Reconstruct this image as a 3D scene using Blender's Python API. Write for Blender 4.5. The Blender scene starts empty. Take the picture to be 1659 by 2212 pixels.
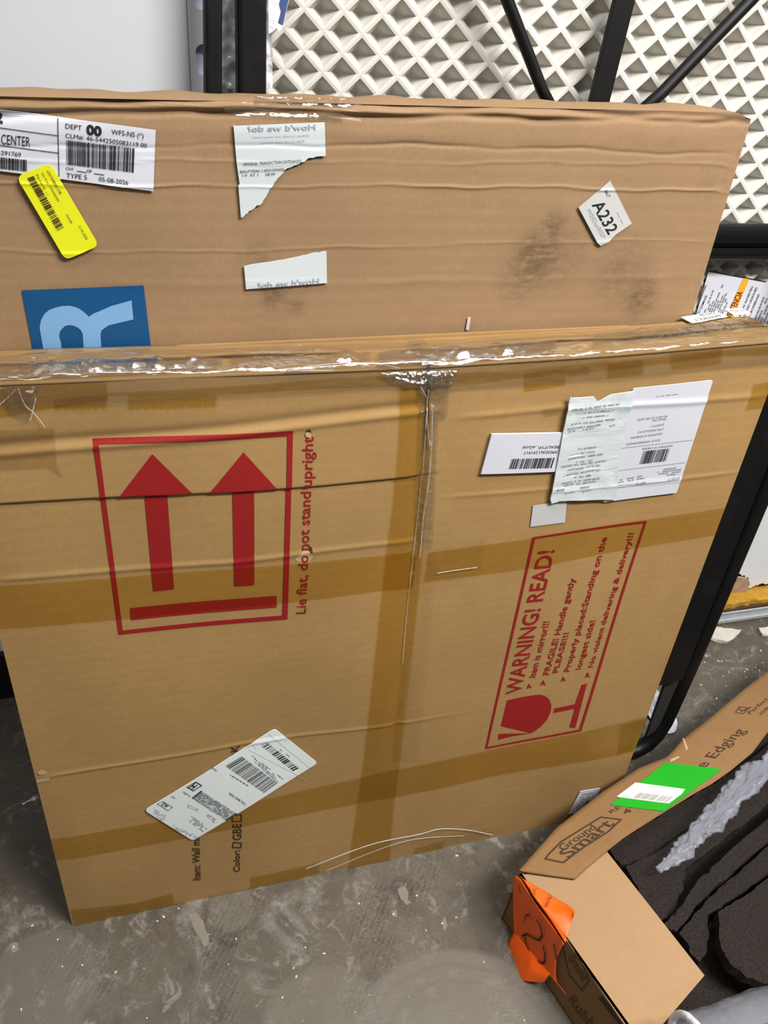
import bpy, bmesh, math, random
import numpy as np
from mathutils import Vector, Matrix, noise

S = bpy.context.scene
COL = S.collection
R = math.radians

# ------------------------------------------------------------------ camera
# room axes: +X along the wall, +Y towards the wall, +Z up; metres; the mirror carton's
# lower near corner is the origin
cam_d = bpy.data.cameras.new('camera')
cam = bpy.data.objects.new('camera', cam_d); COL.objects.link(cam)
cr = Vector((0.9607, -0.2582, 0.1019)); cd = Vector((-0.0865, -0.6274, -0.7738)); cf = Vector((0.2637, 0.7346, -0.6251))
cam.matrix_world = Matrix(((cr.x, -cd.x, -cf.x, 0.177), (cr.y, -cd.y, -cf.y, -0.6064), (cr.z, -cd.z, -cf.z, 1.25), (0, 0, 0, 1)))
cam_d.sensor_fit = 'VERTICAL'; cam_d.sensor_height = 36.0
cam_d.lens = 1750 / 2212 * 36.0
cam_d.clip_start = 0.02
S.camera = cam

# ------------------------------------------------------------------ world, lights, exposure
W = bpy.data.worlds.new('world'); S.world = W; W.use_nodes = True
W.node_tree.nodes['Background'].inputs[0].default_value = (0.93, 0.97, 1.0, 1)
W.node_tree.nodes['Background'].inputs[1].default_value = 0.09

def ceiling_tube(x, y, z, lx, ly, power, rz=0.0, col=(1.0, 0.98, 0.955)):
    d = bpy.data.lights.new('fluorescent_light', 'AREA'); d.shape = 'RECTANGLE'; d.size = lx; d.size_y = ly
    d.energy = power; d.color = col
    o = bpy.data.objects.new('fluorescent_light', d); COL.objects.link(o)
    o.location = (x, y, z); o.rotation_euler = (0, 0, rz)
ceiling_tube(1.25, -0.85, 2.35, 1.2, 0.30, 98)
ceiling_tube(0.45, -0.25, 2.35, 1.2, 0.30, 16)
ceiling_tube(-0.9, -1.6, 2.35, 1.2, 0.30, 12)

S.view_settings.view_transform = 'Standard'; S.view_settings.look = 'None'
S.view_settings.exposure = 0.0; S.view_settings.gamma = 1.0; S.view_settings.use_curve_mapping = False

# ------------------------------------------------------------------ material helpers
def srgb(r, g, b):
    f = lambda c: (c / 255 / 12.92) if c / 255 <= .04045 else ((c / 255 + .055) / 1.055) ** 2.4
    return (f(r), f(g), f(b), 1)

class NT:
    def __init__(s, name):
        s.m = bpy.data.materials.new(name); s.m.use_nodes = True
        s.t = s.m.node_tree; s.n = s.t.nodes; s.b = s.n['Principled BSDF']; s.out = s.n['Material Output']
        s.tc = s.n.new('ShaderNodeTexCoord').outputs['Object']
    def L(s, a, b): s.t.links.new(a, b)
    def put(s, sock, v):
        if hasattr(v, 'is_output'): s.L(v, sock)
        elif isinstance(v, tuple) and sock.type == 'RGBA' and len(v) == 3: sock.default_value = (*v, 1)
        else: sock.default_value = v
    def noise(s, scale, det=3, rough=.55, vec=None, stretch=None, dist=0.0):
        v = vec or s.tc
        if stretch:
            mp = s.n.new('ShaderNodeMapping'); mp.inputs['Scale'].default_value = stretch; s.L(v, mp.inputs[0]); v = mp.outputs[0]
        n = s.n.new('ShaderNodeTexNoise'); n.inputs['Scale'].default_value = scale; n.inputs['Detail'].default_value = det
        n.inputs['Roughness'].default_value = rough; n.inputs['Distortion'].default_value = dist; s.L(v, n.inputs['Vector'])
        return n.outputs[0]
    def ramp(s, x, a, b, lo=0.0, hi=1.0):
        n = s.n.new('ShaderNodeMapRange'); n.clamp = True
        for i, v in enumerate((a, b, lo, hi)): n.inputs[i + 1].default_value = v
        s.L(x, n.inputs[0]); return n.outputs[0]
    def math(s, op, a, b=0.0):
        n = s.n.new('ShaderNodeMath'); n.operation = op; s.put(n.inputs[0], a); s.put(n.inputs[1], b); return n.outputs[0]
    def mix(s, f, a, b, mode='MIX'):
        n = s.n.new('ShaderNodeMix'); n.data_type = 'RGBA'; n.blend_type = mode; n.clamp_result = False
        s.put(n.inputs[0], f); s.put(n.inputs[6], a); s.put(n.inputs[7], b); return n.outputs[2]
    def bump(s, h, strength=.3, dist=.001):
        n = s.n.new('ShaderNodeBump'); n.inputs['Strength'].default_value = strength; n.inputs['Distance'].default_value = dist
        s.L(h, n.inputs['Height']); return n.outputs[0]
    def dist(s, p):
        n = s.n.new('ShaderNodeVectorMath'); n.operation = 'DISTANCE'; s.L(s.tc, n.inputs[0]); n.inputs[1].default_value = p; return n.outputs['Value']
    def wave(s, scale, dirn='Z', distortion=0, det=2, dscale=1):
        n = s.n.new('ShaderNodeTexWave'); n.bands_direction = dirn; n.inputs['Scale'].default_value = scale
        n.inputs['Distortion'].default_value = distortion; n.inputs['Detail'].default_value = det; n.inputs['Detail Scale'].default_value = dscale
        s.L(s.tc, n.inputs['Vector']); return n.outputs['Fac']
    def set(s, **k):
        for q, v in k.items(): s.put(s.b.inputs[q.replace('_', ' ')], v)
        return s.m

def plain(name, col, rough=.6, var=.06, scale=40, spec=.35, metal=0.0):
    t = NT(name); c = t.mix(t.noise(scale), tuple(x * (1 - var) for x in col[:3]), tuple(min(1, x * (1 + var)) for x in col[:3]))
    return t.set(Base_Color=c, Roughness=rough, Specular_IOR_Level=spec, Metallic=metal)

def cardboard(name, col, stains=(), flute=.06, mott=.10):
    t = NT(name)
    big = t.ramp(t.noise(5, 4), .3, .7); fib = t.noise(400, 3, .65, stretch=(1, 1, .5)); med = t.noise(38, 4)
    c = t.mix(big, tuple(x * (1 - mott) for x in col[:3]), tuple(x * (1 + mott) for x in col[:3]))
    c = t.mix(t.ramp(med, .35, .7, 0, .35), c, tuple(x * y for x, y in zip(col[:3], (.82, .80, .76))))
    c = t.mix(t.ramp(fib, .3, .7, 0, .55), c, tuple(x * y for x, y in zip(col[:3], (.80, .78, .72))))
    fl = t.wave(22, 'Z', 1.2, 2, 3)
    c = t.mix(t.math('MULTIPLY', fl, flute), c, tuple(x * .6 for x in col[:3]))
    for (x, z, r, k) in stains:
        d = t.dist((x, 0, z)); m = t.ramp(d, r, r * .25, 0, k)
        m = t.math('MULTIPLY', m, t.ramp(t.noise(60, 5, .7, stretch=(1, 1, 2.5)), .32, .62))
        c = t.mix(m, c, tuple(x_ * .30 for x_ in col[:3]))
    h = t.math('ADD', t.math('MULTIPLY', fl, .35), t.math('MULTIPLY', fib, .5))
    return t.set(Base_Color=c, Roughness=.72, Specular_IOR_Level=.22, Normal=t.bump(h, .22, .0006))

def film(name, tint, gloss=.10, rough=.12, bump=.0, bscale=60, stretch=(1, 1, 1)):
    """clear or brown adhesive film: tinted pass-through plus a glossy coat that follows the viewing angle"""
    t = NT(name); n = t.n
    tr = n.new('ShaderNodeBsdfTransparent'); tr.inputs[0].default_value = (*tint, 1)
    gl = n.new('ShaderNodeBsdfGlossy'); gl.inputs['Roughness'].default_value = rough
    if bump:
        nm = t.bump(t.noise(bscale, 3, .6, stretch=stretch), bump, .004); t.L(nm, gl.inputs['Normal'])
    lw = n.new('ShaderNodeLayerWeight'); lw.inputs[0].default_value = .5
    f = t.math('ADD', t.math('MULTIPLY', t.math('POWER', lw.outputs['Facing'], 4.0), .45), gloss)
    mx = n.new('ShaderNodeMixShader'); t.L(f, mx.inputs[0]); t.L(tr.outputs[0], mx.inputs[1]); t.L(gl.outputs[0], mx.inputs[2])
    t.L(mx.outputs[0], t.out.inputs[0]); return t.m

CARD_F = srgb(155, 123, 78); CARD_B = srgb(144, 116, 86)
M = {}
M['card_front'] = cardboard('golden_cardboard', CARD_F)
M['card_back'] = cardboard('tan_cardboard', CARD_B, flute=.12, stains=[(*(0.5876, 0.9429), .035, .75), (*(0.6139, 0.9354), .05, .35), (*(0.5766, 0.9154), .04, .5), (*(0.6980, 0.9194), .05, .5), (*(0.7305, 0.8894), .03, .8), (*(0.6026, 0.9745), .02, .7), (*(0.3040, 0.8993), .02, .7), (*(0.2880, 0.9368), .03, .35), (*(0.3278, 0.8892), .016, .5), (*(0.7817, 1.0174), .03, .25)])
M['card_raw'] = cardboard('torn_cardboard', srgb(178, 152, 116))
M['card_dark'] = plain('dark_brown', srgb(70, 52, 34), .9)  # puts the shade of hollow insides into the colour
M['card_edge'] = cardboard('edging_carton_kraft', srgb(130, 98, 62), mott=.14)
M['card_flap'] = cardboard('lit_kraft', srgb(158, 127, 93), mott=.05, flute=.02)  # kraft made paler, painting in the light on the upturned flap
M['tape'] = film('brown_packing_tape', (.90, .83, .58), .012, .34)
M['tape_grey'] = film('grey_film', (.90, .88, .84), .03, .34)
M['film'] = film('clear_film', (.975, .975, .97), .22, .14, .5, 45, (.5, 1.5, 1.5))
M['film_knot'] = film('crumpled_clear_film', (.96, .96, .95), .42, .24, .6, 60)
M['film_flat'] = film('clear_film_flat', (.975, .97, .95), .012, .22, .25, 40)
M['paper'] = plain('white_paper', srgb(188, 189, 197), .55, .015)
M['label_white'] = plain('label_stock', srgb(212, 219, 217), .5, .015)
M['thermal'] = plain('thermal_paper', srgb(184, 191, 192), .5, .02)
M['grey_paper'] = plain('greyish_paper', srgb(172, 172, 170), .6, .05, 90)
M['cream_paper'] = plain('cream_paper', srgb(208, 204, 190), .6, .02)
M['ink'] = plain('black_ink', srgb(24, 24, 28), .6, .02)
M['ink_grey'] = plain('grey_ink', srgb(120, 122, 128), .6, .02)
M['ink_pale'] = plain('pale_grey_ink', srgb(150, 155, 166), .6, .02)
M['ink_red'] = plain('red_print', srgb(132, 14, 14), .75, .08, 120)
M['ink_pink'] = plain('pink_print', srgb(205, 120, 122), .7, .02)
M['ink_brown'] = plain('dark_brown_print', srgb(58, 38, 22), .7, .06, 120)
M['ink_dim'] = plain('brown_print', srgb(84, 62, 40), .75, .08, 120)
M['yellow'] = plain('yellow_label', srgb(206, 208, 26), .5, .02)
M['green'] = plain('green_label', srgb(1, 146, 3), .6, .01)
M['orange'] = plain('orange_label', srgb(236, 92, 6), .42, .03, 20, .5)
M['orange_bar'] = plain('orange_bar', srgb(243, 150, 40), .5, .02)
M['blue'] = plain('blue_print', srgb(2, 68, 112), .55, .04)
M['sky'] = plain('light_blue_print', srgb(110, 152, 192), .55, .02)
M['navy'] = plain('navy_print', srgb(58, 78, 118), .4, .02)
def steel():
    t = NT('black_enamel')
    c = t.mix(t.ramp(t.noise(30, 5), .55, .75), (.004, .004, .004), (.007, .007, .007))
    return t.set(Base_Color=c, Roughness=.45, Specular_IOR_Level=.22)
M['steel'] = steel()
M['plate'] = plain('dark_plate', srgb(44, 44, 42), .5)
def waffle_mat():
    t = NT('white_moulded_foam'); c = t.mix(t.noise(9, 3), srgb(186, 182, 173), srgb(196, 193, 187))
    return t.set(Base_Color=c, Roughness=.6, Specular_IOR_Level=.3, Normal=t.bump(t.noise(90, 2), .15, .001))
M['waffle'] = waffle_mat()
M['slot'] = plain('slot_blue_grey', srgb(190, 198, 212), .4, .04)
def drywall():
    t = NT('painted_drywall')
    c = t.mix(t.ramp(t.noise(4, 4), .3, .7), srgb(226, 228, 230), srgb(236, 238, 239))
    c = t.mix(t.ramp(t.noise(140, 3, .7), .70, .78, 0, .5), c, srgb(150, 148, 146))
    return t.set(Base_Color=c, Roughness=.45, Specular_IOR_Level=.35, Normal=t.bump(t.noise(45, 4), .12, .002))
M['wall'] = drywall()
M['board'] = plain('white_board', srgb(180, 182, 185), .42, .02, 12)
M['base'] = plain('black_strip', srgb(16, 16, 17), .5)
M['galv'] = plain('galvanised_steel', srgb(205, 208, 212), .30, .12, 25, .5, .7)
M['insul'] = plain('yellow_insulation', srgb(176, 132, 44), .95, .45, 40)
M['brown_paper'] = plain('torn_brown_paper', srgb(176, 146, 118), .85, .15, 40)
M['smear'] = plain('plaster_smear', srgb(118, 112, 102), .75, .12, 60)
M['plaster'] = plain('plaster', srgb(188, 182, 172), .8, .08, 60)
def rubber():
    t = NT('shredded_rubber'); g = t.noise(330, 4, .7); v = t.noise(120, 4, .6)
    c = t.mix(t.ramp(g, .35, .7), srgb(24, 19, 17), srgb(50, 42, 37))
    c = t.mix(t.ramp(t.noise(420, 2), .73, .78, 0, .7), c, srgb(130, 122, 114))
    return t.set(Base_Color=c, Roughness=.85, Specular_IOR_Level=.25, Normal=t.bump(t.math('ADD', g, v), .8, .003))
M['rubber'] = rubber()
def cloudy(name, base, a, ro=.16, bs=.5, sc=70):
    t = NT(name); n = t.n
    tr = n.new('ShaderNodeBsdfTransparent'); tr.inputs[0].default_value = (.97, .97, .98, 1)
    t.set(Base_Color=base, Roughness=ro, Specular_IOR_Level=.7, Normal=t.bump(t.noise(sc, 3, .6), bs, .006))
    mx = n.new('ShaderNodeMixShader'); mx.inputs[0].default_value = a
    t.L(tr.outputs[0], mx.inputs[1]); t.L(t.b.outputs[0], mx.inputs[2]); t.L(mx.outputs[0], t.out.inputs[0]); return t.m
M['poly'] = cloudy('cloudy_polythene', srgb(226, 230, 240), .15)
M['poly_rope'] = cloudy('crumpled_polythene', srgb(214, 218, 230), .16, .12, .12, 60)
M['poly_bag'] = cloudy('clear_bag_polythene', srgb(216, 220, 230), .13, .06, .8, 20)
M['poly_thick'] = cloudy('cloudy_polythene_rim', srgb(232, 232, 240), .75)
M['poly_faint'] = cloudy('thin_polythene', srgb(226, 226, 226), .35)

def concrete():
    t = NT('worn_concrete')
    a = t.noise(3.2, 6, .6); b = t.noise(18, 6, .65); g = t.noise(240, 3)
    c = t.mix(t.ramp(a, .35, .65), srgb(76, 69, 58), srgb(98, 91, 80))
    c = t.mix(t.ramp(b, .42, .68, 0, .8), c, srgb(74, 66, 55))
    c = t.mix(t.ramp(t.noise(9, 6, .7, dist=.6), .56, .68, 0, .7), c, srgb(132, 128, 120))
    c = t.mix(t.ramp(g, .35, .75, 0, .35), c, srgb(60, 54, 46))
    c = t.mix(t.ramp(t.noise(30, 6, .72, dist=.8), .55, .66, 0, .55), c, srgb(140, 135, 126))
    c = t.mix(t.ramp(t.noise(13, 6, .7, dist=1.0), .57, .66, 0, .6), c, srgb(62, 54, 44))
    # ridged trowel marks, in patches
    n = t.n.new('ShaderNodeTexWave'); n.inputs['Scale'].default_value = 40; n.inputs['Distortion'].default_value = 6.5; n.inputs['Detail'].default_value = 3; n.inputs['Detail Scale'].default_value = 5
    mp = t.n.new('ShaderNodeMapping'); mp.inputs['Rotation'].default_value = (0, 0, R(35)); t.L(t.tc, mp.inputs[0]); t.L(mp.outputs[0], n.inputs['Vector'])
    comb = t.math('MULTIPLY', t.ramp(n.outputs['Fac'], .35, .7), t.ramp(t.noise(6.5, 3), .55, .66))
    comb = t.math('MULTIPLY', comb, t.ramp(t.noise(70, 2), .3, .6))
    c = t.mix(t.math('MULTIPLY', comb, .50), c, srgb(44, 38, 30))
    # smooth steel-trowelled sweeps (pale discs with drawn rims)
    wob = t.noise(14, 3); disc_h = None
    for (x, y), r, k in (((0.5039, -0.3153), .165, .75), ((0.3286, -0.2183), .085, .55), ((-0.0381, -0.0750), .075, .45), ((0.2267, -0.0229), .035, .6)):
        d = t.math('ADD', t.dist((x, y, 0)), t.math('MULTIPLY', wob, .016))
        inside = t.ramp(d, r + .012, r + .004, 0, k)
        c = t.mix(inside, c, srgb(104, 98, 88))
        rim = t.math('SINE', t.math('MULTIPLY', d, 300))
        c = t.mix(t.math('MULTIPLY', t.math('MULTIPLY', inside, t.ramp(rim, .2, 1.0)), t.ramp(d, r * .45, r, 0, .35)), c, srgb(80, 74, 66))
    h = t.math('ADD', t.math('MULTIPLY', b, .6), t.math('ADD', t.math('MULTIPLY', g, .25), t.math('MULTIPLY', comb, -.8)))
    return t.set(Base_Color=c, Roughness=t.ramp(b, .3, .7, .42, .62), Specular_IOR_Level=.4, Normal=t.bump(h, .35, .003))
M['floor'] = concrete()

# ------------------------------------------------------------------ object helpers
def link(name, me, mat, parent=None):
    o = bpy.data.objects.new(name, me); COL.objects.link(o)
    if mat and not me.materials: me.materials.append(M[mat])
    if parent: o.parent = parent
    return o
def obj(name, bm, mat, parent=None, smooth=False):
    me = bpy.data.meshes.new(name)
    if smooth is False: bmesh.ops.recalc_face_normals(bm, faces=bm.faces[:])
    bm.to_mesh(me); bm.free()
    if smooth: me.polygons.foreach_set('use_smooth', [True] * len(me.polygons))
    return link(name, me, mat, parent)
def tag(o, label=None, cat=None, group=None, kind=None):
    for k, v in (('label', label), ('category', cat), ('group', group), ('kind', kind)):
        if v: o[k] = v
    return o
def thing(name, label, cat, loc=(0, 0, 0), rx=0.0, group=None):
    o = bpy.data.objects.new(name, None); COL.objects.link(o); o.location = loc; o.rotation_euler = (rx, 0, 0); o.empty_display_size = .05
    return tag(o, label, cat, group)
def add_box(bm, x0, x1, y0, y1, z0, z1):
    v = [bm.verts.new(p) for p in ((x0, y0, z0), (x1, y0, z0), (x1, y1, z0), (x0, y1, z0), (x0, y0, z1), (x1, y0, z1), (x1, y1, z1), (x0, y1, z1))]
    for f in ((0, 3, 2, 1), (4, 5, 6, 7), (0, 1, 5, 4), (1, 2, 6, 5), (2, 3, 7, 6), (3, 0, 4, 7)): bm.faces.new([v[i] for i in f])
    return v
def boxo(name, mat, parent, *dims, bev=0.0):
    bm = bmesh.new(); add_box(bm, *dims)
    if bev: bmesh.ops.bevel(bm, geom=bm.edges[:], offset=bev, segments=2, affect='EDGES', profile=.5)
    return obj(name, bm, mat, parent)
def sweep(bm, pts, rad, seg=12, cap=True):
    """tube along a polyline; rad is a number or one per point"""
    pts = [Vector(p) for p in pts]; rr = rad if hasattr(rad, '__len__') else [rad] * len(pts); rings = []
    up = Vector((0, 1, .2)).normalized()
    for i, p in enumerate(pts):
        d = (pts[min(i + 1, len(pts) - 1)] - pts[max(i - 1, 0)]).normalized()
        s = d.cross(up); s = s.normalized() if s.length > 1e-4 else Vector((1, 0, 0)); q = s.cross(d)
        rings.append([bm.verts.new(p + (s * math.cos(a) + q * math.sin(a)) * rr[i]) for a in [2 * math.pi * k / seg for k in range(seg)]])
    for a, b in zip(rings, rings[1:]):
        for k in range(seg): bm.faces.new((a[k], a[(k + 1) % seg], b[(k + 1) % seg], b[k]))
    if cap: bm.faces.new(rings[0][::-1]); bm.faces.new(rings[-1])
def grid_obj(name, nu, nv, fn, mat, parent=None, smooth=True, flip=False):
    vs = [fn(i / nu, j / nv) for j in range(nv + 1) for i in range(nu + 1)]
    fs = []
    for j in range(nv):
        for i in range(nu):
            a = j * (nu + 1) + i; q = (a, a + 1, a + nu + 2, a + nu + 1); fs.append(q[::-1] if flip else q)
    me = bpy.data.meshes.new(name); me.from_pydata(vs, [], fs); me.update()
    if smooth: me.polygons.foreach_set('use_smooth', [True] * len(fs))
    return link(name, me, mat, parent)

# ------------------------------------------------------------------ flat work laid onto a face
def lerp(a, b, k): return (a[0] + (b[0] - a[0]) * k, a[1] + (b[1] - a[1]) * k)
def quv(q, u, v):            # q: 00, 10, 11, 01
    return lerp(lerp(q[0], q[1], u), lerp(q[3], q[2], u), v)
class Face:
    """a face of a thing: maps (s, t) and a height above the face to the thing's own coordinates"""
    def __init__(s, root, fn, cuts=None, lim=None): s.root, s.fn, s.cuts, s.lim = root, fn, cuts, lim
def part(face, name, polys, mat, off, parent=None, thick=0.0, label=None):
    bm = bmesh.new()
    for p in polys:
        try: bm.faces.new([bm.verts.new((a, b, 0)) for a, b in p])
        except ValueError: pass
    return lay(face, bm, name, mat, off, parent, thick, label)
def lay(face, bm, name, mat, off, parent=None, thick=0.0, label=None):
    bmesh.ops.triangulate(bm, faces=[f for f in bm.faces if len(f.verts) > 4])
    for f in bm.faces: f.normal_update()
    bmesh.ops.reverse_faces(bm, faces=[f for f in bm.faces if f.normal.z < 0])
    if face.lim:
        for co, no in (((face.lim[0], 0, 0), (-1, 0, 0)), ((face.lim[1], 0, 0), (1, 0, 0))):
            bmesh.ops.bisect_plane(bm, geom=bm.verts[:] + bm.edges[:] + bm.faces[:], plane_co=co, plane_no=no, clear_outer=True)
    if face.cuts:
        ys = [v.co.y for v in bm.verts]; lo, hi = min(ys), max(ys)
        for c in face.cuts:
            if lo + 1e-4 < c < hi - 1e-4:
                bmesh.ops.bisect_plane(bm, geom=bm.verts[:] + bm.edges[:] + bm.faces[:], plane_co=(0, c, 0), plane_no=(0, 1, 0))
    if face.cuts:
        xs = [v.co.x for v in bm.verts]
        for c in np.arange(math.ceil(min(xs) / .025) * .025, max(xs), .025):
            bmesh.ops.bisect_plane(bm, geom=bm.verts[:] + bm.edges[:] + bm.faces[:], plane_co=(c, 0, 0), plane_no=(1, 0, 0))
    st = [(v.co.x, v.co.y) for v in bm.verts]
    for v, (a, b) in zip(bm.verts, st): v.co = face.fn(a, b, off)
    if thick:
        bm.verts.index_update(); low = {}
        for e in [e for e in bm.edges if e.is_boundary]:
            q = []
            for v in e.verts:
                if v.index not in low: low[v.index] = bm.verts.new(face.fn(*st[v.index], off - thick))
                q.append(low[v.index])
            bm.faces.new((e.verts[0], e.verts[1], q[1], q[0]))
    o = obj(name, bm, mat, parent or face.root, smooth=None)
    return tag(o, label) if label else o
def outline(a, b):           # frame between two closed rings of points
    n = len(a); return [(a[i], a[(i + 1) % n], b[(i + 1) % n], b[i]) for i in range(n)]
def inset(q, d):             # shrink a closed ring by distance d
    n = len(q); out = []
    ar = sum(q[i][0] * q[(i + 1) % n][1] - q[(i + 1) % n][0] * q[i][1] for i in range(n)); sg = 1 if ar > 0 else -1
    for i in range(n):
        p0, p1, p2 = Vector(q[i - 1]), Vector(q[i]), Vector(q[(i + 1) % n])
        d1 = (p1 - p0).normalized(); d2 = (p2 - p1).normalized()
        n1 = Vector((-d1.y, d1.x)) * sg; n2 = Vector((-d2.y, d2.x)) * sg
        m = (n1 + n2); m = m / max(.3, m.dot(n1)) if m.length > 1e-6 else n1
        out.append(tuple(p1 + m * d))
    return out
def ribbon(pts, w):
    out = []
    for a, b in zip(pts, pts[1:]):
        a, b = Vector(a), Vector(b); d = (b - a); 
        if d.length < 1e-7: continue
        d.normalize(); n = Vector((-d.y, d.x)) * w / 2; a2 = a - d * w * .25; b2 = b + d * w * .25
        out.append([tuple(a2 - n), tuple(b2 - n), tuple(b2 + n), tuple(a2 + n)])
    return out
def bars(q, n, seed, fill=.52):
    """linear barcode: bars across the u direction of quad q"""
    r = random.Random(seed); w = []; 
    for i in range(n): w.append((r.choice((1, 1, 1, 2, 2, 3)) * fill * 2, r.choice((1, 1, 2, 2, 3)) * (1 - fill) * 2))
    tot = sum(a + b for a, b in w); x = 0; out = []
    for a, b in w:
        out.append([quv(q, x / tot, 0), quv(q, (x + a) / tot, 0), quv(q, (x + a) / tot, 1), quv(q, x / tot, 1)]); x += a + b
    return out
def stack_code(q, nu, nv, seed):
    """stacked barcode: rows of short bars"""
    r = random.Random(seed); out = []
    for j in range(nv):
        i = 0
        while i < nu:
            w = r.choice((1, 1, 2, 3))
            if r.random() < .5: out.append([quv(q, i / nu, j / nv), quv(q, min(1, (i + w) / nu), j / nv), quv(q, min(1, (i + w) / nu), (j + 1) / nv), quv(q, i / nu, (j + 1) / nv)])
            i += w
    return out
def smudged(q, rows, seed, h=.55, dens=.75, ragged=.3):
    """rows of print too small to read: word-length dashes"""
    r = random.Random(seed); out = []
    for j in range(rows):
        x = r.random() * ragged * .5; end = 1 - r.random() * ragged
        while x < end:
            w = .03 + r.random() * .09; 
            if r.random() < dens:
                a, b = j / rows, (j + h) / rows
                out.append([quv(q, x, a), quv(q, min(x + w, end), a), quv(q, min(x + w, end), b), quv(q, x, b)])
            x += w + .022
    return out
import os
def face_font(fn):
    try: return bpy.data.fonts.load(os.path.join(bpy.utils.system_resource('DATAFILES'), 'fonts', fn))
    except Exception: return None
SANS, MONO = None, face_font('DejaVuSansMono.woff2')
_glyphs = {}
def text_mesh(body, bold, font=None):
    key = (body, bold, font)
    if key in _glyphs: return _glyphs[key]
    cu = bpy.data.curves.new('lettering', 'FONT'); cu.body = body; cu.size = 1; cu.resolution_u = 3; cu.offset = bold; cu.fill_mode = 'FRONT'
    fo = font or SANS
    if fo: cu.font = fo
    o = bpy.data.objects.new('lettering', cu); COL.objects.link(o)
    dg = bpy.context.evaluated_depsgraph_get(); ev = o.evaluated_get(dg); me = ev.to_mesh()
    v = np.array([(p.co.x, p.co.y) for p in me.vertices]) if len(me.vertices) else np.zeros((0, 2))
    f = [tuple(p.vertices) for p in me.polygons]; ev.to_mesh_clear()
    bpy.data.objects.remove(o); bpy.data.curves.remove(cu)
    x0, x1 = v[:, 0].min(), v[:, 0].max(); v[:, 0] = (v[:, 0] - x0) / (x1 - x0); v[:, 1] /= CAPH
    _glyphs[key] = (v, f); return v, f
CAPH = .70
def letters(bm, body, p0, p1, up, bold=0.0, font=None, cap=1.0):
    """text from baseline start p0 to baseline end p1; up is the point one capital height above p0"""
    v, f = text_mesh(body, bold, font); p0, p1, up = Vector(p0), Vector(p1), Vector(up)
    d = p1 - p0; w = (up - p0) * cap
    vs = [bm.verts.new((*(p0 + d * float(a) + w * float(b)), 0)) for a, b in v]
    for q in f:
        try: bm.faces.new([vs[i] for i in q])
        except ValueError: pass
def text_part(face, name, lines, mat, off, parent=None, label=None, font=None):
    """one part for each line of lettering"""
    for ln in lines:
        bm = bmesh.new(); letters(bm, *ln, font=font); lay(face, bm, name, mat, off, parent, 0, label)
def print_part(face, name, polys, mat, off, parent=None, label=None):
    """fine flat print (bars, rules, unreadable small type) joined as one part"""
    o = part(face, name, polys, mat, off, parent, 0, label); o['kind'] = 'stuff'; return o
def rounded(q, r, n=4):
    out = []
    for i in range(len(q)):
        p0, p1, p2 = Vector(q[i - 1]), Vector(q[i]), Vector(q[(i + 1) % len(q)])
        a = p1 + (p0 - p1).normalized() * r; b = p1 + (p2 - p1).normalized() * r
        for k in range(n + 1):
            u = k / n; out.append(tuple((a * (1 - u) + p1 * u) * (1 - u) + (p1 * (1 - u) + b * u) * u))
    return out
def ragged(pts, amp, seed, n=6):
    """a torn edge: extra points jittered along a polyline"""
    r = random.Random(seed); out = []
    for a, b in zip(pts, pts[1:]):
        for k in range(n):
            p = lerp(a, b, k / n); out.append((p[0] + (r.random() - .5) * amp, p[1] + (r.random() - .5) * amp) if k else a)
    out.append(pts[-1]); return out
def catmull(pts, n):
    out = []
    for i in range(len(pts) - 1):
        p0, p1, p2, p3 = (np.array(pts[max(0, min(len(pts) - 1, i + k))]) for k in (-1, 0, 1, 2))
        for j in range(n):
            k = j / n; out.append(tuple(.5 * ((2 * p1) + (p2 - p0) * k + (2 * p0 - 5 * p1 + 4 * p2 - p3) * k * k + (3 * p1 - p0 - 3 * p2 + p3) * k ** 3)))
    return out + [pts[-1]]
def cut_list(lo, hi, coarse, zones):
    c = list(np.arange(lo, hi, coarse))
    for a, b in zones: c += list(np.arange(a, b, .0012))
    return sorted(set(round(x, 5) for x in c))
def interp(poly, s): 
    p = np.array(sorted(poly)); return np.interp(s, p[:, 0], p[:, 1])

# ================================================================== SETTING
bm = bmesh.new(); add_box(bm, -3.0, 4.5, -3.5, .62, -.05, 0)
tag(obj('floor', bm, 'floor'), 'worn grey concrete floor with trowel sweeps and scuffs', kind='structure')

# drywall: the board stops short of the floor behind the frame leg, where it is torn away
torn = ragged([(1.3263, 0.0862), (1.4031, 0.0720), (1.4203, 0.0723), (1.4472, 0.0626), (1.4624, 0.0485), (1.4687, 0.0207), (1.4818, 0.0172), (1.5014, 0.0277), (1.5313, 0.0246), (1.5761, 0.0344)], .006, 3, 5)
prof = [(-3.0, 0), (torn[0][0] - .06, 0), (torn[0][0] - .05, torn[0][1])] + torn + [(torn[-1][0] + .05, .07), (torn[-1][0] + .06, 0), (4.5, 0), (4.5, 2.6), (-3.0, 2.6)]
bm = bmesh.new()
f0 = [bm.verts.new((x, .45, z)) for x, z in prof]; f1 = [bm.verts.new((x, .463, z)) for x, z in prof]
bm.faces.new(f0); bm.faces.new(f1[::-1])
for i in range(len(prof)): bm.faces.new((f0[i], f0[i - 1], f1[i - 1], f1[i]))
wall = tag(obj('wall_back', bm, 'wall'), 'white painted drywall torn away near the floor', kind='structure')
boxo('cavity_back', 'card_dark', wall, -3.0, 4.5, .56, .575, 0, 2.6)
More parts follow.
